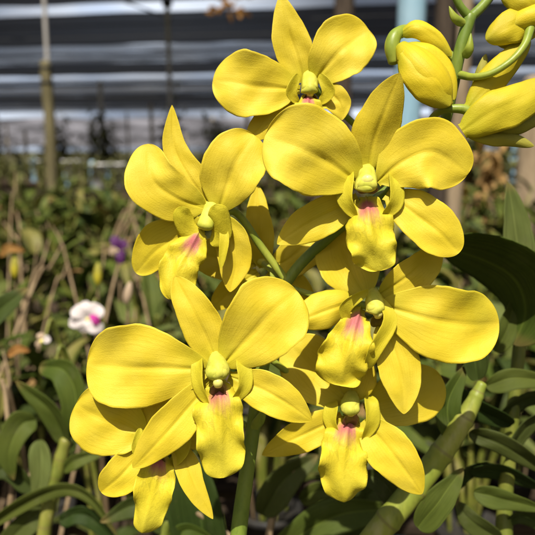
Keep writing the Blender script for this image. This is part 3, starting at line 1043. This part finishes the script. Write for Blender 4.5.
foliage_plant('orchid_plant', 320, 0.36, 'orchid plant with a long dark leaf under the lowest central bloom',
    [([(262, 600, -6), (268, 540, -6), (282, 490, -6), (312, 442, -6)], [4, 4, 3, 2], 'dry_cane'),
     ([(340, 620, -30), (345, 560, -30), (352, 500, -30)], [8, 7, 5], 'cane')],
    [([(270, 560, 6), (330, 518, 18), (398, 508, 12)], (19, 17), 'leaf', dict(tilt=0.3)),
     ([(262, 515, -6), (285, 480, -2), (318, 455, -8)], (17, 15), 'leaf_dark_shade', {}),
     ([(345, 540, -20), (365, 500, -14), (400, 470, -14)], (14, 14), 'leaf_dark_shade', {}),
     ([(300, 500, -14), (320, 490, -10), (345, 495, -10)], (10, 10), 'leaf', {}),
     ([(350, 560, 0), (390, 548, 8), (430, 560, 4)], (12, 12), 'leaf_dark_shade', {})])

# small fallen sprig: an unopened reddish bud at the foot of the lowest bloom
# ------------------------------------------------------------------ little flowers behind on the left


def bloom_plant(name, px, py, d, label, flower_name, petals, extra_stem=None, leaf_n=3):
    c = P(px, py, d)
    root = empty(name, (c[0] + 0.015, c[1] + 0.05, BZ), label, 'plant')
    org = np.array(root.location)
    mb = MB()
    mb.tube([org, org * 0.5 + c * 0.5 + (0.012, 0.02, 0.02), c + (0.006, 0.02, 0.004), c + (0, 0.006, 0)], [0.0028, 0.0024, 0.0018, 0.0012], 8, 6)
    mb.build('flower_stem', M['cane'], root, org)
    fl = None
    mb = MB()
    mb.tube([c + (0, 0.006, 0), c + (0, -0.002, -0.001)], [0.0012, 0.0018], 8, 2)
    fl = mb.build(flower_name, M['cap'], root, c)
    for pts, hw, mat, nm, k in petals:
        mb = MB()
        kk = dict(a=0.7, b=0.42, cup=0.2, ruf=0.06, nt=14, ns=8)
        kk.update(k)
        psheet(mb, [(px + x, py + y, ww) for x, y, ww in pts], hw, d, **kk)
        mb.build(nm, M[mat], fl, c)
    q = random.Random(int(px * 7 + py))
    for i in range(leaf_n):
        a = q.uniform(0, 6.28)
        b0 = org * (0.75 - 0.12 * i) + c * (0.25 + 0.12 * i)
        dd = np.array((math.cos(a), math.sin(a), 0.5))
        mb = MB()
        sd_ = np.array((-math.sin(a), math.cos(a), 0))
        mb.sheet([b0, b0 + dd * 0.05, b0 + dd * 0.09 - (0, 0, 0.03)], sd_, np.cross(dd, sd_), 0.012, 0.012, 14, 8, 0.5, 0.6, 0.25, thick=0.0008)
        mb.build('leaf', M['leaf_dark_shade'], root, org)
    return root


bloom_plant('orchid_plant', 88, 318, 0.60, 'orchid plant bearing one small white bloom with a magenta centre', 'flower', [
    ([(0, 0, 0), (-2, -8, 2), (-3, -17, 0)], 6, 'white_petal', 'sepal', {}),
    ([(0, 0, 1), (-8, -5, 4), (-14, -11, 2)], 8, 'white_petal', 'petal', {}),
    ([(0, 0, 1), (7, -6, 4), (12, -13, 2)], 9, 'white_petal', 'petal', {}),
    ([(0, 0, 0), (-9, 4, 3), (-19, 5, 0)], 6, 'white_petal', 'sepal', {}),
    ([(0, 0, 0), (5, 8, 3), (15, 11, 0)], 7, 'white_petal', 'sepal', {}),
    ([(0, 0, 0), (-4, 8, 3), (-4, 14, 0)], 7, 'white_petal', 'sepal', {}),
    ([(2, -3, 3), (7, 1, 6), (11, 6, 3)], 4.2, 'magenta', 'lip', {})])
bloom_plant('orchid_plant', 118, 250, 0.9, 'orchid plant bearing one dark purple bloom left of the yellow flowers', 'flower', [
    ([(0, 0, 0), (-2, -6, 2), (-4, -14, 0)], 5, 'purple', 'sepal', {}),
    ([(0, 0, 1), (4, -5, 3), (8, -9, 2)], 5, 'purple', 'petal', {}),
    ([(0, 0, 1), (-5, 0, 3), (-8, 4, 2)], 3.5, 'pink', 'petal', {}),
    ([(0, 0, 1), (2, 7, 3), (3, 14, 2)], 4, 'purple', 'lip', {}),
    ([(0, 0, 1), (5, 3, 3), (8, 5, 2)], 2.5, 'purple', 'petal', {})], leaf_n=2)
bloom_plant('orchid_plant', 50, 373, 0.44, 'orchid plant with a tiny magenta bloom above the broad lower left leaves', 'flower', [
    ([(0, 0, 0), (-1, -3, 1), (-2, -7, 0)], 3, 'magenta', 'petal', {}),
    ([(0, 0, 0), (4, 0, 1), (7, 2, 0)], 3, 'magenta', 'petal', {}),
    ([(0, 0, 0), (-4, 1, 1), (-7, 3, 0)], 3, 'purple', 'petal', {})], leaf_n=1)
bloom_plant('orchid_plant', 42, 340, 0.55, 'orchid plant with a tiny pale pink bloom at the left', 'flower', [
    ([(0, 0, 0), (-1, -3, 1), (-2, -7, 0)], 4, 'pink', 'petal', {}),
    ([(0, 0, 0), (4, 0, 1), (8, -2, 0)], 4, 'white_petal', 'petal', {}),
    ([(0, 0, 0), (-3, 3, 1), (-5, 7, 0)], 3, 'pink', 'petal', {})], leaf_n=1)


def bud_sprig(px, py, d, label, top_mat, lean=2):
    c = P(px, py, d)
    s = PX * d / D0
    root = empty('orchid_sprig', (c[0] - 0.01, c[1] + 0.03, BZ), label, 'plant')
    org = np.array(root.location)
    mb = MB()
    mb.tube([org, org * 0.45 + c * 0.55 + (-0.01, 0.01, 0), c + (-0.001, 0.003, -0.012)], [0.003, 0.0024, 0.0014], 8, 6)
    mb.build('flower_stem', M['dry_cane'], root, org)
    mb = MB()
    ax = _U * 1.0 + _R * 0.05 * lean
    mb.lathe([(0.3 * s, -11 * s), (2.4 * s, -9 * s), (4.0 * s, -4 * s), (4.4 * s, 1 * s), (3.5 * s, 7 * s), (1.8 * s, 11 * s), (0.3 * s, 13 * s)], c, 14, ax, 3, 0.06)
    mb.build('bud', M[top_mat], root, c)


bud_sprig(98, 275, 0.75, 'upright sprig ending in a yellow green bud, above the white bloom', 'bud_green', 0)
bud_sprig(128, 294, 0.65, 'leaning sprig ending in a pale pinkish bud, right of the white bloom', 'pink', 4)
bud_sprig(15, 268, 0.8, 'sprig with a yellow green bud under the orange leaves at the left edge', 'bud_green', 0)

# bare dry canes leaning across the bed
for k, (a, b, d1, d2, r) in enumerate((((28, 300), (62, 245), 0.85, 1.0, 0.002), ((70, 275), (52, 225), 0.95, 1.1, 0.0016),
                                       ((112, 290), (135, 225), 0.9, 1.1, 0.002), ((8, 420), (3, 350), 0.6, 0.6, 0.0016), ((140, 262), (150, 205), 1.2, 1.4, 0.002),
                                       ((150, 330), (128, 262), 0.9, 1.0, 0.0018)) + tuple(
        ((x_, y_), (x_ + rng.uniform(-30, 36), y_ - rng.uniform(25, 60)), d_, d_ * rng.uniform(1.0, 1.2), rng.uniform(0.0012, 0.0024) * d_)
        for x_, y_, d_ in [(rng.uniform(0, 190), rng.uniform(215, 310), rng.uniform(0.8, 1.7)) for _ in range(15)])):
    p0, p1 = P(*a, d1), P(*b, d2)
    foot = p0 + (p0 - p1) * ((p0[2] - BZ) / max(0.02, p1[2] - p0[2])) * 0.5
    foot[2] = BZ
    mb = MB()
    mb.tube([foot, p0, (p0 + p1) / 2 + (0.004, 0, 0.003), p1], [r, r, r * 0.9, r * 0.5], 8, 8, bump=lambda t: 1 + 0.12 * np.cos(t * 60))
    tag(mb.build('dry_cane_stick', M['dry_cane'], None, foot), 'bare tan cane leaning among the orchids left of the yellow blooms', 'cane', 'bare canes in the left bed')

# orange withered leaves at left edge
for pts, d, lab in (([(0, 256, 0), (10, 248, 4), (25, 251, 2)], 0.8, 'withered orange leaf at the left edge above a green bud'),
                    ([(8, 356, 0), (18, 349, 3), (30, 351, 0)], 0.5, 'small withered orange leaf at the left edge, above the broad leaves')):
    mb = MB()
    psheet(mb, pts, 4.5, d, a=0.5, b=0.6, cup=0.4, ruf=0.2, nt=16, ns=8)
    c = P(*pts[1][:2], d)
    o = mb.build('withered_leaf', M['leaf_orange'], None, c)
    tag(o, lab, 'leaf')
# orange tinted leaves hanging from the net
c = P(226, 8, 6.5)
root = empty('hanging_plant', (c[0], c[1], H), 'yellow and orange leaved sprig hanging under the net near the topmost bloom', 'plant')
mb = MB()
mb.tube([(c[0], c[1], H), c + (0.02, 0, 0.3), c + (0, 0, 0.02)], 0.006, 6, 4)
mb.build('stem', M['dry_cane'], root, c)
mb = MB()
q = random.Random(5)
for i in range(26):
    p = c + np.array((q.uniform(-0.14, 0.2), q.uniform(-0.1, 0.1), q.uniform(-0.05, 0.16)))
    dd = np.array((q.gauss(0, 1), q.gauss(0, 0.5), q.gauss(-0.3, 0.5))); dd /= np.linalg.norm(dd)
    sd_ = np.cross(dd, (0.1, 1, 0.2))
    mb.sheet([p, p + dd * 0.05, p + dd * 0.1], sd_, np.cross(sd_, dd), 0.02, 0.02, 6, 4, 0.6, 0.6, 0.2, thick=0.002)
mb.build('foliage', M['leaf_orange'], root, c)

# ------------------------------------------------------------------ the yellow orchid in front
base = P(240, 620, 0.262)
orchid = empty('yellow_orchid', (0.0, 0.27, BZ), 'tall yellow orchid in front with a spray of eight open blooms and buds', 'orchid')
ORG = np.array(orchid.location)

# flower stem
mb = MB()
s_ = PX
rach = [(236, 600, -50), (238, 540, -50), (250, 450, -56), (266, 350, -58), (286, 284, -56), (330, 236, -50), (400, 180, -52), (440, 132, -40), (452, 90, -26), (459, 55, -18), (470, 16, -14)]
mb.tube([ORG + (-0.01, 0.0, 0.06), ORG + (-0.012, -0.002, 0.16)] + [P(x, y, D0 - ww * s_) for x, y, ww in rach],
        np.array([9, 9, 9, 9, 8, 7, 6, 6, 6, 6, 6, 6.4, 6.6]) * s_, 16, 8)
# the fork at the top
mb.tube([P(470, 18, D0 + 14 * s_), P(460, 6, D0 + 10 * s_), P(449, -16, D0 + 6 * s_)], np.array([5, 4, 3.6]) * s_, 12, 5)
mb.tube([P(468, 20, D0 + 14 * s_), P(486, 2, D0 + 18 * s_), P(505, -26, D0 + 22 * s_)], np.array([5.4, 5, 4.4]) * s_, 12, 5)
mb.build('flower_stem', M['stem'], orchid, ORG)
for pts_, hw_ in (([(456, 92, -20), (450, 82, -8), (446, 66, -6)], 5), ([(464, 58, -12), (470, 48, -4), (471, 33, -4)], 5), ([(466, 24, -10), (456, 18, -2), (449, 6, -2)], 5),
                  ([(284, 292, -52), (276, 284, -46), (270, 272, -46)], 5), ([(252, 430, -50), (260, 420, -44), (266, 404, -44)], 6)):
    mb = MB()
    psheet(mb, pts_, hw_, D0, a=0.3, b=0.8, cup=-0.5, nt=16, ns=10)
    mb.build('bract', M['bud_stem'], orchid, ORG)

# the plant's own cane, leaves and pot
mb = MB()
d_ = 0.275
mb.tube([ORG + (0.02, 0.01, 0.06)] + [P(x, y, d_) for x, y in ((300, 640), (338, 590), (372, 540), (405, 500), (440, 455), (467, 414), (482, 384))],
        np.array([10, 12, 12.5, 12.5, 12.5, 11.5, 9, 5]) * PX * d_ / D0, 20, 16, bump=lambda t: 1 + 0.10 * np.maximum(0, np.cos(t * 9 * 6.283 - 3.1416)) ** 6)
mb.build('cane', M['cane_sun_tint'], orchid, ORG)
for pts, hw, mat, k in (([(418, 528, 0), (440, 500, 8), (463, 468, 6)], (15, 12), 'leaf', dict(tilt=0.35)),
                        ([(452, 440, -4), (448, 405, 0), (465, 366, -6)], (14, 12), 'leaf', {}),
                        ([(478, 380, -6), (470, 350, -4), (446, 338, -10)], (13, 13), 'leaf_dark_shade', {}),
                        ([(405, 512, -30), (380, 480, -34), (352, 476, -40)], (13, 13), 'leaf_dark_shade', {})):
    mb = MB()
    kk = dict(a=0.42, b=0.72, cup=0.05, fold=0.4, groove=0.06, ruf=0.06, rf=1.2, nt=28, ns=18)
    kk.update(k)
    psheet(mb, pts, hw, d_, **kk)
    mb.build('leaf', M[mat], orchid, ORG)
mb = MB()
mb.lathe([(0.036, 0), (0.038, 0.003), (0.052, 0.075), (0.057, 0.076), (0.057, 0.088), (0.050, 0.088), (0.047, 0.07), (0.002, 0.072)], ORG, 24)
mb.build('pot', M['pot'], orchid, ORG)


def flower(cx, cy, w0, label, tepals, lip=None, lobes=(), column=None, pedicel=None, cap=None):
    """one bloom (a part): its own mesh is the column; petals, sepals, lip, pedicel are its sub-parts.
    every point is (x, y, w): picture position, photo pixels in front of the bloom's own distance"""
    d = D0 - w0 * PX
    c = P(cx, cy, d)
    mb = MB()
    col_pts, col_r = column
    ptube(mb, col_pts, [r * f for r, f in zip(col_r, (0.80, 0.86, 0.92))], d, ns=20, per=8, squash=0.72)
    if cap:
        (x1, y1, w1), (x2, y2, w2) = col_pts[0], col_pts[-1]
        # the hood arches over the column and ends in a blunt flap
        psheet(mb, [(x1, y1 - 3, w1 + 2), ((x1 + x2) / 2, (y1 + y2) / 2 - 4, w2 - 3), (x2, y2 - 1, w2 + 5), (x2, y2 + 6, w2 + 3)],
               col_r[-1] * 0.98, d, a=0.30, b=0.26, cup=-0.85, base=0.6, nt=26, ns=18, irr=1.4, thick=2.4 * PX)
    fl = mb.build('flower', M['column'], orchid, c)
    fl['label'] = label
    n = 0
    for nm, pts, hw, k in tepals:
        mb = MB()
        kk = dict(a=0.80, b=0.42, cup=0.14, ruf=0.05, rf=1.6, groove=0.05, nt=48, ns=34, ph=n * 1.9 + cx, base=0.16) if nm == 'petal' else \
            dict(a=0.62, b=0.78, cup=0.16, ruf=0.03, rf=1.3, groove=0.07, nt=44, ns=28, ph=n * 1.3 + cx, base=0.30)
        kk.update(k)
        psheet(mb, pts, hw, d, **kk)
        mb.build(nm, M['petal'], fl, c)
        n += 1
    if lip:
        mb = MB()
        pts, hw, k = lip
        kk = dict(a=0.62, b=0.40, cup=-0.10, ruf=0.24, rf=3.6, groove=-0.10, nt=44, ns=28, base=0.30, ph=cx, irr=2.2)
        kk.update(k)
        psheet(mb, pts, hw, d, **kk)
        for pts, hw, k in lobes:
            hw = (hw[0] * 0.86, hw[1] * 0.86)
            if len(pts) == 4:
                e = pts[3]
                m = pts[2]
                pts = list(pts[:3]) + [(0.5 * e[0] + 0.5 * m[0] + 0.12 * (m[0] - cx), 0.55 * e[1] + 0.45 * m[1], e[2] - 3)]
            kk = dict(a=0.45, b=0.45, cup=0.35, ruf=0.06, rf=1.5, nt=24, ns=16, voff=-3.0)
            kk.update(k)
            psheet(mb, pts, hw, d, **kk)
        mb.build('lip', M['lip'], fl, c)
    if cap:
        mb = MB()
        q = P(cap[0], cap[1] + 2, d - (cap[2] - 3) * PX)
        r = cap[3] * PX * 1.0
        ax = -_F * 0.55 - _U * 0.75
        mb.lathe([(0.05 * r, -0.8 * r), (0.6 * r, -0.65 * r), (0.95 * r, -0.2 * r), (1.0 * r, 0.15 * r), (0.75 * r, 0.6 * r), (0.35 * r, 0.8 * r), (0.05 * r, 0.85 * r)], q, 18, ax, 2, 0.12)
        mb.build('anther_cap', M['cap'], fl, c)
        mb = MB()
        x, y, ww, r = cap
        psheet(mb, [(x, y + 2, ww - 3), (x, y + 8, ww - 9), (x, y + 14, ww - 15)], r * 1.5, d, a=0.3, b=0.4, cup=0.5, nt=12, ns=10)
        mb.build('stigma', M['throat'], fl, c)
    if pedicel:
        mb = MB()
        pts, r = pedicel
        ptube(mb, pts, r, D0, ns=12, per=8)
        mb.build('pedicel', M['bud_stem'], fl, c)
    return fl


def pts_first(p):
    return p[0]


# --- large bloom, lower left of the spray, facing the viewer
flower(218, 372, 14, 'largest bloom, lower left, facing the viewer', [
    ('sepal', [(217, 364, -6), (205, 335, -2), (190, 305, 2), (175, 276, -2)], (19, 21), dict(a=0.55, b=0.66)),
    ('petal', [(212, 370, -2), (165, 368, -2), (120, 367, -6), (87, 364, -10)], (41, 43), dict(a=0.72, b=0.46)),
    ('petal', [(222, 366, -2), (248, 338, 8), (272, 312, 10), (297, 291, 2)], (38, 40), dict(a=0.70, b=0.46)),
    ('sepal', [(212, 380, -6), (185, 412, 4), (160, 440, 8), (133, 468, 4)], (20, 21), dict(a=0.60, b=0.69)),
    ('sepal', [(229, 376, -6), (258, 388, 4), (285, 402, 6), (312, 421, 0)], (20, 20), dict(a=0.65, b=0.76))],
    ([(219, 380, -8), (220, 400, 8), (221, 438, 16), (222, 478, 6)], (24, 26), {}),
    [([(208, 404, 4), (199, 386, 6), (198, 366, 2), (206, 350, -2)], (9, 6), dict(tilt=0.7)),
     ([(233, 402, 4), (244, 386, 8), (243, 366, 4), (232, 352, -2)], (7, 10), dict(tilt=-0.6))],
    ([(217, 354, -8), (217, 364, 4), (217, 374, 15)], [8, 10.5, 12]), ([(222, 372, 0), (240, 340, -40), (262, 340, -54)], [4.5, 3.6, 3.6]), (218, 381, 17, 5.5))

# --- bloom right of the middle, near the top
flower(368, 188, 0, 'bloom right of the middle with a forward leaning upper sepal', [
    ('sepal', [(368, 172, -4), (374, 140, 8), (386, 108, 24), (400, 73, 40)], (24, 21), dict(a=0.58, b=0.76, cup=-0.2)),
    ('petal', [(360, 184, -2), (330, 163, 14), (298, 147, 24), (265, 136, 20)], (42, 42), dict(a=0.66, b=0.46)),
    ('petal', [(377, 182, -2), (402, 162, 8), (434, 152, 10), (468, 174, 2)], (33, 36), dict(a=0.72, b=0.46, ruf=0.09)),
    ('sepal', [(358, 198, -8), (328, 213, -12), (302, 227, -14), (277, 244, -14)], (21, 19), dict(a=0.6, b=0.76)),
    ('sepal', [(386, 194, -6), (412, 212, 2), (438, 232, 6), (459, 253, 4)], (25, 24), dict(a=0.62, b=0.52))],
    ([(366, 196, -8), (368, 214, 8), (373, 244, 17), (378, 271, 9)], (25, 24), {}),
    [([(356, 218, 4), (346, 200, 7), (347, 180, 4), (356, 164, -2)], (10, 7), dict(tilt=0.7)),
     ([(383, 218, 4), (395, 202, 9), (395, 182, 6), (384, 164, -2)], (8, 11), dict(tilt=-0.6))],
    ([(367, 166, -10), (367, 174, 4), (367, 186, 16)], [8, 10, 11]), ([(370, 186, -4), (384, 178, -30), (400, 180, -50)], [4.5, 3.6, 3.6]), (367, 179, 19, 7))

# --- bloom right of the middle, half in shade, its big right petal lit
flower(366, 308, -32, 'bloom below the middle right, big lit petal on its right', [
    ('petal', [(366, 296, -2), (354, 272, -10), (344, 250, -16), (338, 222, -22)], (32, 32), dict(a=0.55, b=0.48)),
    ('sepal', [(380, 294, -4), (402, 280, 4), (422, 264, 6), (441, 246, 4)], (15, 21), dict(a=0.55, b=0.62)),
    ('petal', [(378, 304, -2), (420, 316, 8), (460, 324, 10), (499, 323, 2)], (36, 39), dict(a=0.72, b=0.48)),
    ('sepal', [(380, 322, -4), (394, 350, 2), (402, 382, 4), (404, 414, 2)], (22, 21), dict(a=0.58, b=0.72)),
    ('sepal', [(356, 300, 0), (334, 308, 8), (312, 316, 12), (288, 324, 8)], (17, 20), dict(a=0.55, b=0.69, cup=-0.35))],
    ([(360, 308, -8), (354, 330, 10), (346, 358, 18), (341, 386, 12)], (24, 27), dict(b=0.22, ruf=0.2)),
    [([(378, 296, 6), (390, 320, 14), (374, 352, 14), (360, 382, 8)], (9, 9), dict(tilt=0.4)),
     ([(346, 322, 4), (345, 306, 12), (368, 290, 12)], (6, 9), dict(tilt=-0.5))],
    ([(372, 290, -8), (374, 299, 4), (376, 309, 13)], [8, 9, 9.5]), ([(370, 306, -36), (330, 300, -60), (290, 288, -60)], [4.5, 3.6, 3.6]), (378, 312, 14, 5.5))

# --- lowest bloom in the middle
flower(352, 410, -52, 'lowest bloom in the middle, upper half in shade', [
    ('petal', [(346, 402, -2), (328, 384, -8), (308, 364, -14), (288, 342, -20)], (32, 34), dict(a=0.62, b=0.48)),
    ('sepal', [(342, 416, -4), (318, 428, 0), (292, 440, 2), (262, 455, -2)], (17, 18), dict(a=0.6, b=0.76)),
    ('sepal', [(354, 400, -4), (358, 378, 0), (364, 350, 0)], (18, 18), {}),
    ('petal', [(364, 408, -6), (392, 400, -14), (418, 390, -20), (442, 378, -26)], (30, 32), dict(a=0.62, b=0.48)),
    ('sepal', [(364, 420, 0), (384, 444, 8), (402, 466, 10), (422, 494, 6)], (22, 23), dict(a=0.55, b=0.69))],
    ([(350, 414, -8), (347, 434, 8), (343, 466, 18), (343, 502, 10)], (24, 25), {}),
    [([(338, 438, 3), (331, 422, 6), (332, 408, 4), (340, 394, -2)], (9, 6), dict(tilt=0.7)),
     ([(363, 440, 4), (371, 422, 10), (370, 404, 8), (362, 388, -2)], (7, 11), dict(tilt=-0.5))],
    ([(351, 392, -8), (351, 400, 4), (351, 410, 14)], [8, 9, 9.5]), ([(352, 408, -56), (300, 380, -70), (266, 356, -62)], [4.5, 3.6, 3.6]), (351, 410, 16, 5.5))

# --- bloom at the bottom left, partly behind the largest
flower(150, 446, -6, 'bloom at the bottom left, partly behind the largest one', [
    ('petal', [(146, 434, -2), (122, 426, 2), (98, 416, 2), (76, 404, -2)], (36, 36), dict(a=0.62, b=0.46)),
    ('sepal', [(146, 448, -2), (132, 464, 4), (118, 478, 6), (101, 492, 2)], (20, 19), dict(a=0.5, b=0.55)),
    ('sepal', [(176, 440, -2), (186, 462, 4), (196, 488, 8), (213, 519, 6)], (11, 12), dict(a=0.55, b=0.76, tilt=0.4)),
    ('petal', [(160, 436, -4), (190, 425, -2), (215, 412, -4)], (28, 28), {}),
    ('sepal', [(152, 434, -4), (160, 400, -2), (168, 372, -4)], (18, 18), {})],
    ([(160, 452, -2), (158, 468, 12), (152, 498, 17), (142, 533, 10)], (20, 18), dict(ruf=0.18)),
    [([(148, 462, 2), (138, 448, 10), (140, 428, 8)], (6, 6), dict(tilt=-0.6)),
     ([(170, 464, 0), (182, 452, 8), (190, 436, 8)], (7, 7), dict(tilt=0.6))],
    ([(158, 432, -8), (158, 440, 4), (158, 450, 13)], [8, 9, 9.5]), ([(160, 440, -38), (210, 410, -60), (254, 430, -60)], [4.5, 3.6, 3.6]), (158, 452, 14, 5))

# --- left bloom turned to the left
flower(206, 212, -24, 'left bloom with a narrow pointed upper sepal, turned to the left', [
    ('sepal', [(214, 210, -4), (190, 178, 2), (174, 146, 4), (172, 105, 6)], (15, 16), dict(a=0.40, b=0.80)),
    ('petal', [(206, 208, -2), (176, 198, 10), (152, 178, 16), (147, 144, 10)], (28, 24), dict(a=0.62, b=0.51)),
    ('petal', [(218, 212, -2), (226, 188, 6), (236, 162, 10), (254, 135, 4)], (31, 30), dict(a=0.66, b=0.41)),
    ('sepal', [(204, 222, 0), (180, 236, -4), (156, 251, -12), (136, 273, -24)], (21, 25), dict(a=0.55, b=0.55)),
    ('sepal', [(222, 216, -6), (232, 240, -8), (236, 264, -10), (230, 292, -10)], (17, 20), dict(a=0.5, b=0.69))],
    ([(200, 230, 0), (190, 248, 8), (178, 268, 12), (172, 300, 10)], (21, 19), dict(ruf=0.12)),
    [([(206, 242, 2), (190, 231, 4), (182, 215, 11), (187, 199, 17)], (12, 11), dict(b=0.5, cup=-0.25)),
     ([(212, 246, 1), (221, 234, 5), (218, 214, 14), (208, 197, 20)], (12, 13), dict(b=0.5, cup=-0.35)),
     ([(222, 222, 0), (225, 240, 6), (221, 268, 6)], (5, 6), {})],
    ([(212, 200, -8), (210, 212, 2), (205, 226, 8)], [8, 9, 9]), ([(222, 212, -26), (238, 214, -40), (262, 248, -52), (288, 283, -55)], [4.5, 4.2, 4.2, 4.5]), None)

# --- bloom behind, seen from its back
flower(262, 258, -86, 'small bloom at the back of the spray, seen from behind', [
    ('sepal', [(263, 268, 0), (260, 240, 4), (258, 214, 6), (258, 186, 2)], (14, 14), dict(a=0.5, b=0.69)),
    ('petal', [(256, 264, 0), (236, 264, 4), (215, 258, 4), (194, 252, 0)], (19, 19), {}),
    ('petal', [(268, 266, 0), (284, 262, 4), (300, 250, 4), (318, 234, 0)], (19, 22), {}),
    ('sepal', [(258, 272, 0), (240, 284, 4), (226, 296, 4), (211, 310, 0)], (15, 15), {}),
    ('sepal', [(268, 272, 0), (284, 284, 2), (300, 296, 2), (320, 312, 0)], (18, 18), {})],
    None, (), ([(262, 262, -14), (262, 262, -4), (262, 262, 4)], [6, 6, 5]), ([(262, 262, -84), (274, 272, -70), (287, 284, -58)], [4, 3.8, 3.8]), None)

# --- topmost bloom
flower(308, 88, -46, 'topmost bloom of the spray, above the rest', [
    ('sepal', [(304, 82, -4), (297, 56, 2), (288, 28, 6), (281, -5, 10)], (20, 18), dict(a=0.48, b=0.72)),
    ('petal', [(300, 90, -2), (270, 87, 8), (242, 84, 10), (213, 80, 2)], (32, 31), dict(a=0.66, b=0.46)),
    ('petal', [(314, 82, -2), (330, 62, 8), (346, 46, 10), (369, 30, 2)], (30, 29), dict(a=0.66, b=0.41)),
    ('sepal', [(322, 92, -2), (334, 96, 4), (341, 106, 4), (342, 120, 2)], (12, 17), dict(a=0.4, b=0.69)),
    ('sepal', [(296, 100, -4), (282, 112, 0), (266, 124, 2), (247, 140, 0)], (16, 17), dict(a=0.5, b=0.62))],
    ([(308, 94, 0), (308, 104, 12), (308, 124, 14), (308, 144, 6)], (15, 15), {}),
    [([(298, 104, 2), (291, 92, 10), (298, 74, 10)], (6, 7), dict(tilt=-0.7)),
     ([(320, 104, 2), (328, 92, 10), (320, 74, 10)], (7, 7), dict(tilt=0.7))],
    ([(309, 72, -8), (309, 80, 4), (310, 88, 10)], [7, 8, 8.5]), ([(312, 86, -50), (350, 120, -80), (400, 165, -70), (430, 142, -48)], [4.5, 3.6, 3.4, 3.6]), (310, 91, 11, 5))


# ------------------------------------------------------------------ buds


def bud(label, tepals, core, stalk, mat='bud', stalk_mat='bud_stem', names=None):
    """a bud (a part): its own mesh is the closed core; the loose outer sepals and the pedicel are its sub-parts"""
    c = P(*core[0][0][:2], D0)
    mb = MB()
    ptube(mb, core[0], core[1], D0, ns=24, per=10, squash=core[2] if len(core) > 2 else 0.85)
    b = mb.build('bud', M[mat], orchid, c)
    b['label'] = label
    for pts, hw, m, k in tepals:
        mb = MB()
        kk = dict(a=0.5, b=0.5, cup=-0.45, groove=0.05, nt=30, ns=16, base=0.4)
        kk.update(k)
        psheet(mb, pts, hw, D0, **kk)
        mb.build('sepal', M[m], b, c)
    mb = MB()
    ptube(mb, stalk[0], stalk[1], D0, ns=14, per=8)
    mb.build('pedicel', M[stalk_mat], b, c)


bud('plump closed yellow bud hanging left of the stem', [
    ([(402, 52, 16), (417, 66, 27), (434, 84, 28), (450, 106, 16)], (17, 20), 'bud', dict(a=0.42, b=0.42)),
    ([(400, 34, -2), (416, 26, 6), (436, 36, 6), (452, 56, 0)], (8, 12), 'bud', dict(a=0.5, b=0.5)),
    ([(402, 46, 0), (425, 52, 8), (446, 72, 8), (454, 100, 4)], (12, 12), 'bud', dict(a=0.5, b=0.5))],
    ([(402, 48, 0), (414, 62, 6), (428, 78, 8), (440, 92, 8), (450, 104, 6)], [9, 19, 22, 17, 4]),
    ([(394, 62, -4), (392, 46, -2), (397, 34, -4), (412, 30, -16), (440, 44, -30), (455, 60, -20)], [6, 7.5, 6.5, 4.5, 3.6, 3.6]), 'bud', 'bud_stem')
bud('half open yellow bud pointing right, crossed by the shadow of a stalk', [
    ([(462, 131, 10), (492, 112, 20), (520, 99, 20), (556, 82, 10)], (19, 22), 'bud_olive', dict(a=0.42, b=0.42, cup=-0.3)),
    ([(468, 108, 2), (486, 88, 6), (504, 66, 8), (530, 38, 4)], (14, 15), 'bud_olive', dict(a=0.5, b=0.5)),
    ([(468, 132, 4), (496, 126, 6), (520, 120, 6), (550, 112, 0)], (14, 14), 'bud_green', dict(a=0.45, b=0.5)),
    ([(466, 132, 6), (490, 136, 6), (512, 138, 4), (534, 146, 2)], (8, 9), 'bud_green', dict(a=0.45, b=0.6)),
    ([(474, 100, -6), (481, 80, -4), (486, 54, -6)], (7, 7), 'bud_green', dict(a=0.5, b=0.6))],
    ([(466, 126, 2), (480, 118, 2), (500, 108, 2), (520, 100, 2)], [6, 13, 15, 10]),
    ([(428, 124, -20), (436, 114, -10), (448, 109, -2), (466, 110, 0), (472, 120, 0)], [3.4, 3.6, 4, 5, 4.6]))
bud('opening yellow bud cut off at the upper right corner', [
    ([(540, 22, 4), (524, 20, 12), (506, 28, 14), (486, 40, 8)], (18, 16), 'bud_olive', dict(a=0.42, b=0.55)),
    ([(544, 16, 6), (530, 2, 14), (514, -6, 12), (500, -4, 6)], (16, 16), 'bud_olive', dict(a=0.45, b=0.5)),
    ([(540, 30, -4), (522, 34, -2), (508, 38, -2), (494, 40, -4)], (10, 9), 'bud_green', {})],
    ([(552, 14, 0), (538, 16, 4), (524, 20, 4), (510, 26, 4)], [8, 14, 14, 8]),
    ([(461, 75, -14), (474, 77, 4), (492, 73, 14), (512, 60, 18), (525, 44, 16), (531, 26, 8), (536, 20, 4)], [4.2, 3.6, 3.4, 3.4, 3.8, 4.6, 5.2]))
